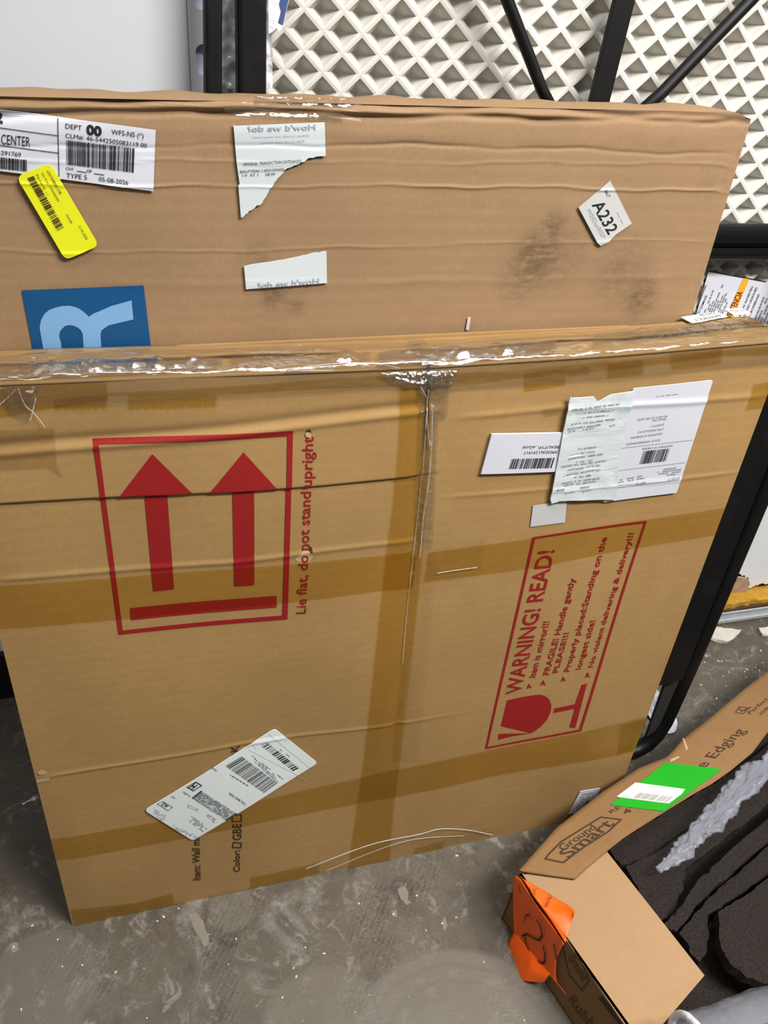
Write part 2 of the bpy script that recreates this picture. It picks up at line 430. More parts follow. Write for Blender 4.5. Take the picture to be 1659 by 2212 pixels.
def lump(name, poly, y0, y1, amp, mat, parent, seed, sub=3):
    bm = bmesh.new(); bm.faces.new([bm.verts.new((x, y0, z)) for x, z in poly])
    bmesh.ops.triangulate(bm, faces=bm.faces[:]); bmesh.ops.subdivide_edges(bm, edges=bm.edges[:], cuts=sub, use_grid_fill=True)
    r = bmesh.ops.extrude_face_region(bm, geom=bm.faces[:]); 
    for v in [g for g in r['geom'] if isinstance(g, bmesh.types.BMVert)]: v.co.y = y1
    for v in bm.verts:
        n = noise.noise_vector(v.co * 45 + Vector((seed, 0, 0))); v.co += n * amp
    return obj(name, bm, mat, parent)
lump('insulation', [(1.3185, 0.0145), (1.3916, -0.0125), (1.4683, -0.0127), (1.5113, 0.0065), (1.5622, 0.0092), (1.5886, -0.0449), (1.5348, -0.0439), (1.4274, -0.0370), (1.3363, -0.0309)], .452, .50, .006, 'insul', wall, 1)
def spill(name, mat, poly, z, seed, amp):
    return prism(name, mat, ragged(poly + [poly[0]], .008, seed, 4)[:-1], z, z, wall, (0, 0, 0), 2, amp, 55, seed)
lump('torn_paper', [(1.4032, 0.0633), (1.4204, 0.0665), (1.4513, 0.0590), (1.4654, 0.0392), (1.4659, 0.0212), (1.4554, 0.0046), (1.4288, 0.0043), (1.4061, 0.0423)], .443, .449, .003, 'brown_paper', wall, 4)
boxo('wall_foot_strip', 'base', None, -3.0, .95, .437, .449, 0, .115, bev=.003)  # thin black strip along the foot of the wall
tag(bpy.data.objects['wall_foot_strip'], 'black strip along the foot of the white wall', kind='structure')
# loose bottom track of the wall
bm = bmesh.new()
for (y0, y1, z0, z1) in ((.372, .398, 0, .0012), (.372, .3735, 0, .007), (.3965, .398, 0, .010), (.3705, .378, .0058, .007), (.392, .398, .0088, .010)):
    add_box(bm, 1.10, 2.2, y0, y1, z0, z1)
tag(obj('trim_1', bm, 'galv'), 'bare galvanised metal wall track lying along the floor', kind='structure')

# ================================================================== MIRROR CARTON (nearest box)
LEAN = R(5); TN = math.tan(LEAN)
mc = thing('mirror_carton', 'large flat golden-brown mirror carton with red arrows and warning print, leaning nearest', 'box', (0, 0, 0), -LEAN)
FH = .8646; FT = .0735
TOP = [(-.01, .8600), (.05, .8610), (.436, .8600), (.66, .8650), (.853, .8735), (.90, .8750)]
C1 = [(0.0046, 0.7363), (0.0289, 0.7365), (0.1344, 0.7326), (0.2341, 0.7296), (0.3410, 0.7277), (0.4234, 0.7291), (0.4631, 0.7315)]
C2 = [(0.0155, 0.7944), (0.0390, 0.7950), (0.1200, 0.7969), (0.1750, 0.7980), (0.2592, 0.8014), (0.3430, 0.8064), (0.4510, 0.8141)]
C3 = [(-0.0123, 0.6459), (0.0134, 0.6459), (0.2459, 0.6378), (0.3493, 0.6428), (0.4592, 0.6428)]
C4 = [(-0.0088, 0.3328), (0.0885, 0.3336), (0.2742, 0.3367), (0.4262, 0.3266), (0.5619, 0.3262)]
C5 = [(0.4668, 0.7000), (0.7964, 0.6951), (0.8892, 0.6992), (0.9176, 0.7016)]
C6 = [(0.4630, 0.7998), (0.5368, 0.8019), (0.6194, 0.8043)]
SEAM = [(0.4476, 0.8662), (0.4517, 0.8301), (0.4544, 0.7753), (0.4574, 0.6852), (0.4586, 0.5477), (0.4646, 0.3839), (0.4670, 0.2402), (0.4720, 0.0113)]
SEAM = [(t, s) for s, t in SEAM]
def sstep(x, a, b): 
    u = np.clip((x - a) / (b - a), 0, 1); return u * u * (3 - 2 * u)
def disp_front(s, t):
    s = np.asarray(s, float); t = np.asarray(t, float)
    left = 1 - sstep(s, .44, .475)
    d = .0016 * np.sin(s * 9 + 1.0) * np.sin(t * 7.5 + .4) + .0010 * np.sin(s * 23 + t * 11)
    c1, c2, c3, c4, c5, c6 = (interp(c, s) for c in (C1, C2, C3, C4, C5, C6))
    k = np.clip((t - c1) / np.maximum(c2 - c1, .01), 0, 1)
    d += left * np.where(t > c1, .0030 * (1 - k), 0) * sstep(t, c1, c1 + .003)
    d -= left * .0005 * np.exp(-((t - c1 + .003) / .004) ** 2)
    d += left * (.0018 * np.exp(-((t - c2 + .004) / .0045) ** 2) - .0018 * np.exp(-((t - c2 - .005) / .006) ** 2))
    d += left * .0012 * np.exp(-((t - c3) / .0035) ** 2) + (1 - sstep(s, .44, .6)) * .0011 * np.exp(-((t - c4) / .003) ** 2)
    right = sstep(s, .47, .52)
    d += right * (.0008 * np.exp(-((t - c5) / .003) ** 2) + .0012 * np.exp(-((t - c6) / .004) ** 2))
    sm = interp(SEAM, t)
    d -= .0030 * np.exp(-((s - sm) / .0035) ** 2) * sstep(t, .15, .35)
    d += .0016 * (1 - sstep(s, sm - .004, sm + .02)) * sstep(t, .3, .5)
    edge = np.minimum(np.minimum(s, .886 - s), np.minimum(t, FH - t))
    return d * sstep(edge, -.002, .03)
def P_front(s, t, off): return Vector((s, -(float(disp_front(s, t)) + off), t))
FZ = [(min(p[1] for p in c if -.02 < p[0] < .47) - .008, max(p[1] for p in c if -.02 < p[0] < .47) + .010) for c in (C1, C2, C3)]
FACE = Face(mc, P_front, cut_list(0, .88, .006, FZ), (.0005, .883))
# front panel: fine grid, its outline slightly out of square as crates get
ns, nt = 74, 660
ss, tt = np.meshgrid(np.linspace(0, 1, ns + 1), np.linspace(0, 1, nt + 1))
x0 = 0.0 * tt; x1 = .8845 - .0045 * tt
sx = x0 + (x1 - x0) * ss
ztop = interp(TOP, sx); tz = tt * ztop
dz = disp_front(sx, tz)
rng = np.random.default_rng(4)
vs = np.stack([sx, -dz, tz], -1).reshape(-1, 3)
q = np.arange((ns + 1) * (nt + 1)).reshape(nt + 1, ns + 1)
fs = np.stack([q[:-1, :-1], q[:-1, 1:], q[1:, 1:], q[1:, :-1]], -1).reshape(-1, 4)
me = bpy.data.meshes.new('front_panel'); me.from_pydata(vs.tolist(), [], fs.tolist()); me.polygons.foreach_set('use_smooth', [True] * len(fs)); me.update()
link('front_panel', me, 'card_front', mc)
def slab_panel(name, mat, parent, quad, n, th):          # a board from four corners, thickened along n
    bm = bmesh.new(); a = [bm.verts.new(p) for p in quad]; b = [bm.verts.new(Vector(p) + Vector(n) * th) for p in quad]
    bm.faces.new(a); bm.faces.new(b[::-1])
    for i in range(4): bm.faces.new((a[i], b[i], b[i - 1], a[i - 1]))
    return obj(name, bm, mat, parent)
slab_panel('back_panel', 'card_front', mc, [(0, FT, FT * TN), (.884, FT, FT * TN), (.88, FT, .87), (0, FT, .858)], (0, -1, 0), .004)
slab_panel('side_panel', 'card_front', mc, [(0, 0, 0), (0, FT, FT * TN), (0, FT, .858), (0, 0, .8603)], (1, 0, 0), .004)
slab_panel('side_panel', 'card_front', mc, [(.8845, 0, 0), (.8845, FT, FT * TN), (.880, FT, .872), (.880, 0, .8742)], (-1, 0, 0), .004)
slab_panel('bottom_panel', 'card_front', mc, [(0, 0, .0005), (.884, 0, .0005), (.884, FT, FT * TN + .0005), (0, FT, FT * TN + .0005)], (0, 0, 1), .004)
boxo('dark_interior', 'card_dark', mc, .01, .875, .01, FT - .01, .03, .83)  # dark block, its colour paints the shade seen through the open top seam
# top flaps meeting along a ragged, sprung-open seam
def top_z(s): return float(interp(TOP, s))
def flap(y_a, y_b, seed, lift):
    def fn(u, v):
        s = u * .881; y = y_a + (y_b - y_a) * v
        n = noise.noise(Vector((s * 9, seed, v * 2)))
        w = .0022 * noise.noise(Vector((s * 30, seed + 5, 0)))
        e = v if lift > 0 else 1 - v
        return (s, y + (w * e if 0 < v < 1 or e == 1 else 0), top_z(s) + .0008 + (abs(lift) * e * e) * (.6 + n) - .0006 * (1 - e))
    o = grid_obj('top_flap', 150, 8, fn, 'card_front', mc)
    m = o.modifiers.new('board', 'SOLIDIFY'); m.thickness = .003; m.offset = -1
    return o
flap(-.0005, .0295, 3.0, .0050)
flap(.0395, FT, 9.0, -.0040)

# --- print on the front
g = 'printed straight onto the cardboard in red'
A_out = [(0.1204, 0.8009), (0.3110, 0.7979), (0.3084, 0.5468), (0.1191, 0.5525)]; A_in = [(0.1252, 0.7955), (0.3054, 0.7919), (0.3023, 0.5536), (0.1241, 0.5579)]
part(FACE, 'arrow_frame', outline(A_out, A_in), 'ink_red', .0008, label='red printed frame round two arrows')
part(FACE, 'arrow', [[(0.1731, 0.7814), (0.2083, 0.7338), (0.1840, 0.7336), (0.1828, 0.6084), (0.1608, 0.6083), (0.1620, 0.7338), (0.1367, 0.7337)]], 'ink_red', .0008, label='red printed arrow pointing up')
part(FACE, 'arrow', [[(0.2610, 0.7773), (0.2959, 0.7298), (0.2712, 0.7298), (0.2701, 0.6036), (0.2481, 0.6044), (0.2490, 0.7299), (0.2241, 0.7309)]], 'ink_red', .0008, label='red printed arrow pointing up')
part(FACE, 'arrow_bar', [[(0.1348, 0.5885), (0.2954, 0.5846), (0.2954, 0.5671), (0.1342, 0.5714)]], 'ink_red', .0008, label='red printed bar under the arrows')
text_part(FACE, 'lettering', [('Lie flat, do not stand upright', (0.3299, 0.5528), (0.3324, 0.7890), (0.3185, 0.5539), .009)], 'ink_red', .0008, label='red printed words Lie flat, do not stand upright')
W_out = [(0.6093, 0.6292), (0.7687, 0.6346), (0.7673, 0.2434), (0.6101, 0.2371)]; W_in = [(0.6131, 0.6263), (0.7653, 0.6313), (0.7625, 0.2482), (0.6136, 0.2409)]
part(FACE, 'warning_frame', outline(W_out, W_in), 'ink_red', .0008, label='red printed frame round the warning')
text_part(FACE, 'lettering', [
    ('WARNING! READ!', (0.6461, 0.3498), (0.6446, 0.6050), (0.6230, 0.3509), .015),
    ('Item is mirror!!!', (0.6635, 0.3779), (0.6635, 0.4833), (0.6538, 0.3793), .017),
    ('FRAGILE! Handle gently', (0.6842, 0.3794), (0.6864, 0.5533), (0.6750, 0.3803), .017),
    ('PLEASE!!!', (0.6976, 0.3814), (0.6984, 0.4574), (0.6896, 0.3815), .017),
    ('Properly placed:Standing on the', (0.7162, 0.3796), (0.7176, 0.6147), (0.7073, 0.3804), .017),
    ('longest side!', (0.7344, 0.3807), (0.7358, 0.4724), (0.7254, 0.3812), .017),
    ('No violent delivering & delivery!!!', (0.7537, 0.3807), (0.7556, 0.6172), (0.7458, 0.3813), .017)], 'ink_red', .0008, label='red printed warning WARNING! READ!')
for p in ([[(0.6560, 0.3674), (0.6629, 0.3548), (0.6575, 0.3597), (0.6541, 0.3557)], [(0.6770, 0.3706), (0.6841, 0.3571), (0.6788, 0.3619), (0.6749, 0.3580)], [(0.7083, 0.3723), (0.7153, 0.3593), (0.7102, 0.3641), (0.7067, 0.3601)], [(0.7472, 0.3727), (0.7546, 0.3590), (0.7493, 0.3639), (0.7457, 0.3603)]]): part(FACE, 'bullet_mark', [p], 'ink_red', .0008)
for nm, p in zip(('glass_bowl', 'glass_shard', 'glass_stem'), [[(0.6281, 0.3380), (0.6526, 0.3409), (0.6769, 0.3411), (0.6866, 0.3366), (0.6961, 0.3269), (0.7021, 0.3130), (0.7036, 0.2988), (0.7016, 0.2832), (0.6951, 0.2705), (0.6862, 0.2602), (0.6803, 0.2570), (0.6713, 0.2622), (0.6280, 0.2839)],
    [(0.6271, 0.2670), (0.6804, 0.2567), (0.6523, 0.2569), (0.6286, 0.2538)], [(0.7095, 0.2960), (0.7089, 0.3056), (0.7419, 0.3079), (0.7436, 0.3474), (0.7519, 0.3486), (0.7545, 0.2539), (0.7442, 0.2571), (0.7437, 0.2980)]]): part(FACE, nm, [p], 'ink_red', .0008, label='red printed piece of a broken wine glass symbol')
text_part(FACE, 'lettering', [('Item: Wall mirror', (0.1853, 0.0486), (0.1896, 0.1876), (0.1746, 0.0524), .017), ('Color:', (0.2430, 0.0496), (0.2442, 0.1055), (0.2338, 0.0529), .017),
    ('GBE', (0.2467, 0.1296), (0.2474, 0.1688), (0.2345, 0.1324), .017), ('OK', (0.2476, 0.3044), (0.2486, 0.3365), (0.2361, 0.3055), .017)], 'ink_brown', .0008, label='black printed words Item: Wall m and Color: GBE')
part(FACE, 'tick_box', outline([(0.2479, 0.1230), (0.2463, 0.1094), (0.2330, 0.1143), (0.2347, 0.1290)], [(0.2458, 0.1214), (0.2447, 0.1127), (0.2348, 0.1166), (0.2360, 0.1260)]), 'ink_brown', .0008)
part(FACE, 'tick_box', outline([(0.2488, 0.1897), (0.2485, 0.1728), (0.2343, 0.1766), (0.2347, 0.1939)], [(0.2472, 0.1881), (0.2469, 0.1754), (0.2359, 0.1784), (0.2363, 0.1913)]), 'ink_brown', .0008)

# --- brown tape
tapes = [
    [(-0.0135, 0.6395), (0.0122, 0.6388), (0.1196, 0.6331), (0.2457, 0.6301), (0.4212, 0.6273), (0.4608, 0.6277), (0.4622, 0.5707), (0.4199, 0.5739), (0.2442, 0.5719), (0.1184, 0.5746), (0.0022, 0.5803), (-0.0244, 0.5815)],
    [(0.4758, 0.6225), (0.5489, 0.6266), (0.6095, 0.6285), (0.7685, 0.6374), (0.8830, 0.6456), (0.8828, 0.6010), (0.7750, 0.5927), (0.6191, 0.5805), (0.4749, 0.5783)],
    [(-0.0010, 0.2123), (0.1412, 0.2065), (0.2573, 0.2133), (0.4098, 0.2192), (0.4542, 0.2270), (0.6159, 0.2336), (0.7684, 0.2421), (0.8829, 0.2488), (0.8809, 0.1656), (0.6457, 0.1698), (0.4813, 0.1618), (0.4028, 0.1603), (0.2664, 0.1630), (0.1503, 0.1584), (-0.0020, 0.1640)],
    [(0.4183, 0.8513), (0.4226, 0.8051), (0.4248, 0.7010), (0.4226, 0.6237), (0.4215, 0.5158), (0.4214, 0.3929), (0.4214, 0.2520), (0.4168, 0.1018), (0.4132, -0.0015), (0.4825, -0.0024), (0.4780, 0.1177), (0.4768, 0.2479), (0.4739, 0.3820), (0.4718, 0.5075), (0.4688, 0.6179), (0.4615, 0.7459), (0.4513, 0.8549)],
    [(0.0239, 0.8593), (0.0919, 0.8591), (0.1391, 0.8587), (0.1396, 0.8484), (0.1567, 0.8489), (0.2083, 0.8487), (0.3138, 0.8512), (0.4195, 0.8543), (0.4207, 0.8410), (0.3417, 0.8419), (0.2372, 0.8414), (0.1568, 0.8457), (0.1393, 0.8456), (0.1380, 0.8410), (0.0885, 0.8353), (0.0447, 0.8286), (0.0180, 0.8280)],
    [(0.4515, 0.8534), (0.5386, 0.8521), (0.6457, 0.8582), (0.7597, 0.8636), (0.8804, 0.8704), (0.8796, 0.8574), (0.7976, 0.8588), (0.7506, 0.8551), (0.6485, 0.8473), (0.5561, 0.8434), (0.4561, 0.8361)],
    [(0.0931, 0.8453), (0.1387, 0.8475), (0.1373, 0.8344), (0.1338, 0.8322), (0.1308, 0.8348), (0.1273, 0.8326), (0.1243, 0.8347), (0.1208, 0.8325), (0.1179, 0.8346), (0.1144, 0.8324), (0.1115, 0.8349), (0.1080, 0.8328), (0.1051, 0.8348), (0.1016, 0.8327), (0.0988, 0.8352), (0.0953, 0.8331), (0.0916, 0.8352)],
    [(0.1569, 0.8466), (0.2372, 0.8424), (0.2368, 0.8306), (0.2332, 0.8284), (0.2298, 0.8310), (0.2263, 0.8288), (0.2229, 0.8309), (0.2193, 0.8287), (0.2160, 0.8313), (0.2124, 0.8291), (0.2091, 0.8312), (0.2055, 0.8290), (0.2022, 0.8316), (0.1987, 0.8294), (0.1954, 0.8315), (0.1918, 0.8293), (0.1886, 0.8319), (0.1851, 0.8297), (0.1819, 0.8318), (0.1784, 0.8301), (0.1752, 0.8322), (0.1716, 0.8300), (0.1685, 0.8326), (0.1650, 0.8304), (0.1618, 0.8325), (0.1583, 0.8308), (0.1556, 0.8324)],
    [(0.5557, 0.8482), (0.6042, 0.8514), (0.6086, 0.8317), (0.5599, 0.8265)], [(0.6055, 0.8503), (0.6324, 0.8534), (0.6346, 0.8447), (0.6086, 0.8415)], [(0.6532, 0.8552), (0.6943, 0.8590), (0.7017, 0.8417), (0.6577, 0.8381)], [(0.7268, 0.8648), (0.7939, 0.8689), (0.7986, 0.8509), (0.7831, 0.8482), (0.7360, 0.8452)],
    [(0.8542, 0.8207), (0.8793, 0.8242), (0.8834, 0.7889), (0.8565, 0.7868)],
    [(0.0956, 0.0286), (0.1434, 0.0325), (0.1464, -0.0033), (0.0925, -0.0073)], [(0.0029, 0.0439), (0.0956, 0.0286), (0.0925, -0.0073), (0.0023, 0.0001)], [(0.1468, 0.0028), (0.2719, 0.0036), (0.3740, 0.0009), (0.3744, -0.0107), (0.1462, -0.0070)],
    [(0.2580, 0.0297), (0.3654, 0.0326), (0.3665, 0.0023), (0.2576, 0.0013)], [(0.5221, 0.0172), (0.5731, 0.0220), (0.5720, -0.0005), (0.5224, -0.0006)]]
for i, p in enumerate(tapes):
    part(FACE, 'tape_strip', [p], 'tape', .0012 + .0002 * (i % 4))
part(FACE, 'tape_strip', [[(0.8372, 0.2411), (0.8842, 0.2443), (0.8823, 0.1698), (0.8496, 0.1711)]], 'tape', .0020, label='olive double thickness of tape')
part(FACE, 'film_patch', [[(0.0197, 0.8171), (0.0890, 0.8158), (0.0860, 0.7768), (0.0894, 0.7620), (0.0757, 0.7735), (0.0118, 0.7749)]], 'tape_grey', .0014, label='clear film patch with a torn corner')
part(FACE, 'film_patch', [[(0.5999, 0.6771), (0.6446, 0.6786), (0.6494, 0.6462), (0.6024, 0.6459)]], 'grey_paper', .0014, label='greyish torn sticker residue')
part(FACE, 'film_patch', [[(0.5866, 0.8051), (0.6108, 0.8071), (0.6071, 0.7959), (0.5905, 0.7946)]], 'tape_grey', .0014)
# dings
part(FACE, 'torn_ding', [[(0.0035, 0.3444), (0.0096, 0.3506), (0.0154, 0.3430), (0.0122, 0.3395), (0.0059, 0.3394)]], 'card_raw', .0012)
part(FACE, 'torn_ding', [[(-0.0015, 0.3325), (0.0168, 0.3338), (0.0151, 0.3263), (-0.0019, 0.3264)]], 'card_raw', .0012, label='pale torn dent at the edge')
part(FACE, 'torn_ding', [[(0.3157, 0.6359), (0.3219, 0.6430), (0.3260, 0.6463), (0.3334, 0.6441), (0.3362, 0.6373), (0.3327, 0.6298), (0.3259, 0.6281), (0.3179, 0.6317)]], 'card_raw', .0003, label='pale puncture dent across the word do')
part(FACE, 'torn_ding', [[(0.3234, 0.7933), (0.3262, 0.7964), (0.3301, 0.7918), (0.3293, 0.7881), (0.3245, 0.7895)]], 'card_raw', .0012, label='small puncture by the last letter')
part(FACE, 'torn_ding', [[(0.3305, 0.6535), (0.3343, 0.6492), (0.3356, 0.6413), (0.3323, 0.6443)]], 'ink_brown', .0013)
part(FACE, 'torn_ding', [[(0.3243, 0.7975), (0.3280, 0.7989), (0.3301, 0.7940), (0.3253, 0.7954)]], 'ink_brown', .0013, label='dark puncture hole')

# --- clear film over the top seam, crumpled
def film_top(s0, s1, y_back, t_down, seed, amp, n):
    Lp = y_back + .004 + t_down
    def fn(u, v):
        s = s0 + (s1 - s0) * u; d = v * Lp
        wr = noise.noise(Vector((s * 11, d * 95, seed))) * .8 + noise.noise(Vector((s * 45, d * 130, seed + 3))) * .4 + abs(noise.noise(Vector((s * 22 + d * 50, d * 60, seed + 7)))) * .9
        h = .0022 + amp * wr
        tz_ = top_z(s) + .0045
        if d < y_back: return (s, y_back - d, tz_ + max(.0006, h))
        if d < y_back + .004: 
            a = (d - y_back) / .004 * math.pi / 2; return (s, -math.sin(a) * (.002 + h), tz_ - .002 + math.cos(a) * (.002 + h))
        t = tz_ - .002 - (d - y_back - .004)
        return (s, -(float(disp_front(s, t)) + .002 + max(.0003, h * (1 - .5 * v))), t)
    return grid_obj('clear_film', n, 26, fn, 'film', mc)
film_top(.001, .46, .056, .024, 1.0, .0042, 300)
film_top(.44, .878, .050, .030, 5.0, .0038, 280)
TOPC = Face(mc, lambda s, y, o: Vector((s, y, top_z(s) + .004 + o)))
def film_bits():
    crumple(TOPC, [(0.0489, 0.0276), (0.2460, 0.0263), (0.2433, 0.0010), (0.0518, -0.0018)], 150, 20, 31.0, .0065, 'film_knot', 'clear_film', .002, 42)
    crumple(TOPC, [(0.2550, 0.0276), (0.3944, 0.0267), (0.3880, 0.0023), (0.2518, 0.0002)], 110, 16, 33.0, .0050, 'film', 'clear_film', .002, 40)
    crumple(TOPC, [(0.4039, 0.0259), (0.6041, 0.0310), (0.5894, 0.0002), (0.3955, -0.0050)], 130, 18, 35.0, .0058, 'film_knot', 'clear_film', .002, 42)
    crumple(TOPC, [(0.6546, 0.0412), (0.8868, 0.0557), (0.8665, 0.0287), (0.6385, 0.0105)], 110, 16, 37.0, .0040, 'film', 'clear_film', .002, 40)
# loose tails and the knot where film crosses the seam
def crumple(face, quad, nu, nv, seed, amp, mat, name, off=.002, sc=60, parent=None):
    def fn(u, v):
        s, t = quv(quad, u, v)
        e = min(u, 1 - u, v, 1 - v) * 6; e = min(1, e)
        h = off + amp * (.25 + .75 * e) * (abs(noise.noise(Vector((s * sc, t * sc * .8, seed)))) * 1.5 + .4 * noise.noise(Vector((s * sc * 3, t * sc * 3, seed))) + .25)
        return face.fn(s, t, max(.0015, h))
    return grid_obj(name, nu, nv, fn, mat, parent or face.root)
film_bits()
crumple(FACE, [(0.3951, 0.8574), (0.4812, 0.8567), (0.4763, 0.8404), (0.4130, 0.8455)], 90, 26, 2.0, .0060, 'film_knot', 'clear_film', .003, 85)
crumple(FACE, [(0.4375, 0.8453), (0.4741, 0.8415), (0.4745, 0.7991), (0.4439, 0.8092)], 34, 40, 6.0, .0040, 'film', 'clear_film', .002, 70)
crumple(FACE, [(0.0498, 0.8585), (0.0839, 0.8577), (0.0681, 0.8248), (0.0531, 0.8328)], 30, 30, 8.0, .0035, 'film', 'clear_film', .002, 70)
crumple(FACE, [(0.4442, 0.8119), (0.4648, 0.8106), (0.4801, 0.6301), (0.4562, 0.6330)], 22, 130, 11.0, .0034, 'film', 'clear_film', .002, 60)
crumple(FACE, [(0.4562, 0.6330), (0.4865, 0.6294), (0.5057, 0.2405), (0.4647, 0.2510)], 22, 150, 13.0, .0020, 'film_flat', 'clear_film', .0032, 40)
crumple(FACE, [(0.4577, 0.6295), (0.5474, 0.6358), (0.5498, 0.5825), (0.4602, 0.5782)], 40, 30, 15.0, .0022, 'film_flat', 'clear_film', .0032, 40)
crumple(FACE, [(0.3434, 0.0402), (0.6514, 0.0411), (0.6396, 0.0120), (0.3662, 0.0099)], 90, 14, 17.0, .0030, 'film_flat', 'clear_film', .0032, 18)
# thread-like folds of the film
for pts, r in (([(0.0647, 0.8573), (0.0679, 0.8412), (0.0744, 0.8324), (0.0813, 0.8178)], .0007), ([(0.0778, 0.8475), (0.0723, 0.8316), (0.0698, 0.8256)], .0009), ([(0.0471, 0.8424), (0.0569, 0.8509), (0.0623, 0.8561)], .0007),
               ([(0.4405, 0.8411), (0.4497, 0.8260), (0.4513, 0.8206)], .0008), ([(0.3437, 0.0278), (0.4459, 0.0534), (0.5218, 0.0569), (0.5601, 0.0619), (0.6103, 0.0439), (0.6573, 0.0153)], .0014), ([(0.3737, 0.0099), (0.4848, 0.0419), (0.5387, 0.0442), (0.6041, 0.0309)], .0009),
               ([(0.4894, 0.5913), (0.5148, 0.5929), (0.5407, 0.5938)], .0009), ([(0.3046, 0.8633), (0.3407, 0.8686), (0.3871, 0.8681), (0.4173, 0.8614)], .0008), ([(0.3037, 0.8643), (0.3501, 0.8618)], .0007)):
    dense = catmull(pts, 8)
    bm = bmesh.new(); sweep(bm, [P_front(s, t, .0035) for s, t in dense], r * .55, 6); obj('film_fold', bm, 'poly_faint', mc, True)
# film scrap at the low left edge
def scrap(u, v):
    s, t = quv([(-0.0045, 0.2982), (-0.0040, 0.2832), (-0.0252, 0.2763), (-0.0217, 0.2846)], u, v); return (s, .004 + .006 * u + .003 * noise.noise(Vector((u * 5, v * 5, 2))), t)
grid_obj('film_scrap', 14, 8, scrap, 'poly_faint', mc)

for k0, k1, wd in ((.02, .36, .0034), (.38, .62, .0022)):
    dense = catmull([(x_, t_) for t_, x_ in SEAM], 8); i0, i1 = int(k0 * len(dense)), int(k1 * len(dense))
    part(FACE, 'seam_gap', [[(x - wd / 2, y) for x, y in dense[i0:i1]] + [(x + wd / 2, y) for x, y in dense[i0:i1][::-1]]], 'ink_dim', .0009, label='dark open joint down the middle of the carton')
for pts in ([(0.4515, 0.8141), (0.4533, 0.7754), (0.4550, 0.7226), (0.4556, 0.6662), (0.4562, 0.6056), (0.4572, 0.5253), (0.4600, 0.4450)], [(0.4560, 0.8192), (0.4601, 0.7806), (0.4630, 0.7279), (0.4626, 0.6783), (0.4647, 0.6184)], [(0.4511, 0.8353), (0.4528, 0.8032), (0.4593, 0.7693)]):
    bm = bmesh.new(); sweep(bm, [P_front(a, b, .0030) for a, b in catmull(pts, 8)], .0006, 6); obj('film_fold', bm, 'poly_faint', mc, True)
# --- labels stuck on the front
lab = part(FACE, 'shipping_label', [rounded([(0.1206, 0.2380), (0.2943, 0.3572), (0.3546, 0.2712), (0.1789, 0.1520)], .006)], 'label_white', .0024, thick=.0010, label='white shipping label stuck on askew')
print_part(FACE, 'barcode', bars([(0.2840, 0.3343), (0.3292, 0.2670), (0.3209, 0.2633), (0.2763, 0.3293)], 22, 3), 'ink', .0030, lab)
print_part(FACE, 'barcode', bars([(0.2509, 0.3148), (0.2986, 0.2454), (0.2799, 0.2298), (0.2293, 0.3016)], 40, 5, .5), 'ink', .0030, lab)
print_part(FACE, 'barcode', stack_code([(0.1961, 0.2592), (0.2415, 0.1971), (0.2265, 0.1858), (0.1834, 0.2476)], 120, 26, 7), 'ink_grey', .0030, lab)
print_part(FACE, 'barcode', [[(0.1956, 0.2608), (0.1973, 0.2584), (0.1845, 0.2458), (0.1828, 0.2487)], [(0.2403, 0.1985), (0.2422, 0.1959), (0.2271, 0.1846), (0.2252, 0.1873)]], 'ink', .0030, lab)
part(FACE, 'letter_box', outline([(0.1899, 0.2812), (0.1976, 0.2705), (0.1856, 0.2617), (0.1769, 0.2728)], inset([(0.1899, 0.2812), (0.1976, 0.2705), (0.1856, 0.2617), (0.1769, 0.2728)], .0014)), 'ink', .0029, lab)
part(FACE, 'letter_box', outline([(0.1451, 0.2521), (0.1572, 0.2352), (0.1507, 0.2291), (0.1374, 0.2484)], inset([(0.1451, 0.2521), (0.1572, 0.2352), (0.1507, 0.2291), (0.1374, 0.2484)], .0007)), 'ink', .0030, lab)
text_part(FACE, 'lettering', [('H', (0.1919, 0.2730), (0.1880, 0.2784), (0.1843, 0.2659), .03), ('40', (0.1533, 0.2403), (0.1461, 0.2493), (0.1493, 0.2355), .0), ('FedEx', (0.1813, 0.2541), (0.1726, 0.2658), (0.1799, 0.2510), .0),
    ('0201', (0.1620, 0.2546), (0.1576, 0.2607), (0.1604, 0.2521), 0), ('46201', (0.2183, 0.2960), (0.2120, 0.3052), (0.2164, 0.2937), .0), ('1236 8605 9090', (0.2550, 0.2144), (0.2333, 0.2464), (0.2530, 0.2109), 0)], 'ink', .0030, lab)
print_part(FACE, 'small_print', smudged([(0.2290, 0.2904), (0.2703, 0.2381), (0.2678, 0.2348), (0.2271, 0.2880)], 1, 2) + smudged([(0.2624, 0.3156), (0.3082, 0.2498), (0.2992, 0.2422), (0.2617, 0.3065)], 4, 4) + smudged([(0.2994, 0.3186), (0.3211, 0.2885), (0.3186, 0.2863), (0.2982, 0.3161)], 1, 6), 'ink_grey', .0027, lab)
print_part(FACE, 'small_print', smudged([(0.1796, 0.2104), (0.2031, 0.1750), (0.1949, 0.1636), (0.1752, 0.1983)], 4, 8) + smudged([(0.2001, 0.2104), (0.2175, 0.1854), (0.2097, 0.1814), (0.1992, 0.2035)], 3, 9), 'ink_grey', .0027, lab)
print_part(FACE, 'small_print', smudged([(0.1317, 0.2397), (0.1550, 0.2106), (0.1410, 0.2035), (0.1309, 0.2299)], 5, 11) + smudged([(0.1518, 0.1992), (0.1895, 0.1577), (0.1816, 0.1516), (0.1536, 0.1903)], 5, 12) + smudged([(0.1738, 0.2394), (0.1972, 0.2144), (0.1921, 0.2118), (0.1734, 0.2315)], 3, 13), 'ink_pale', .0027, lab)
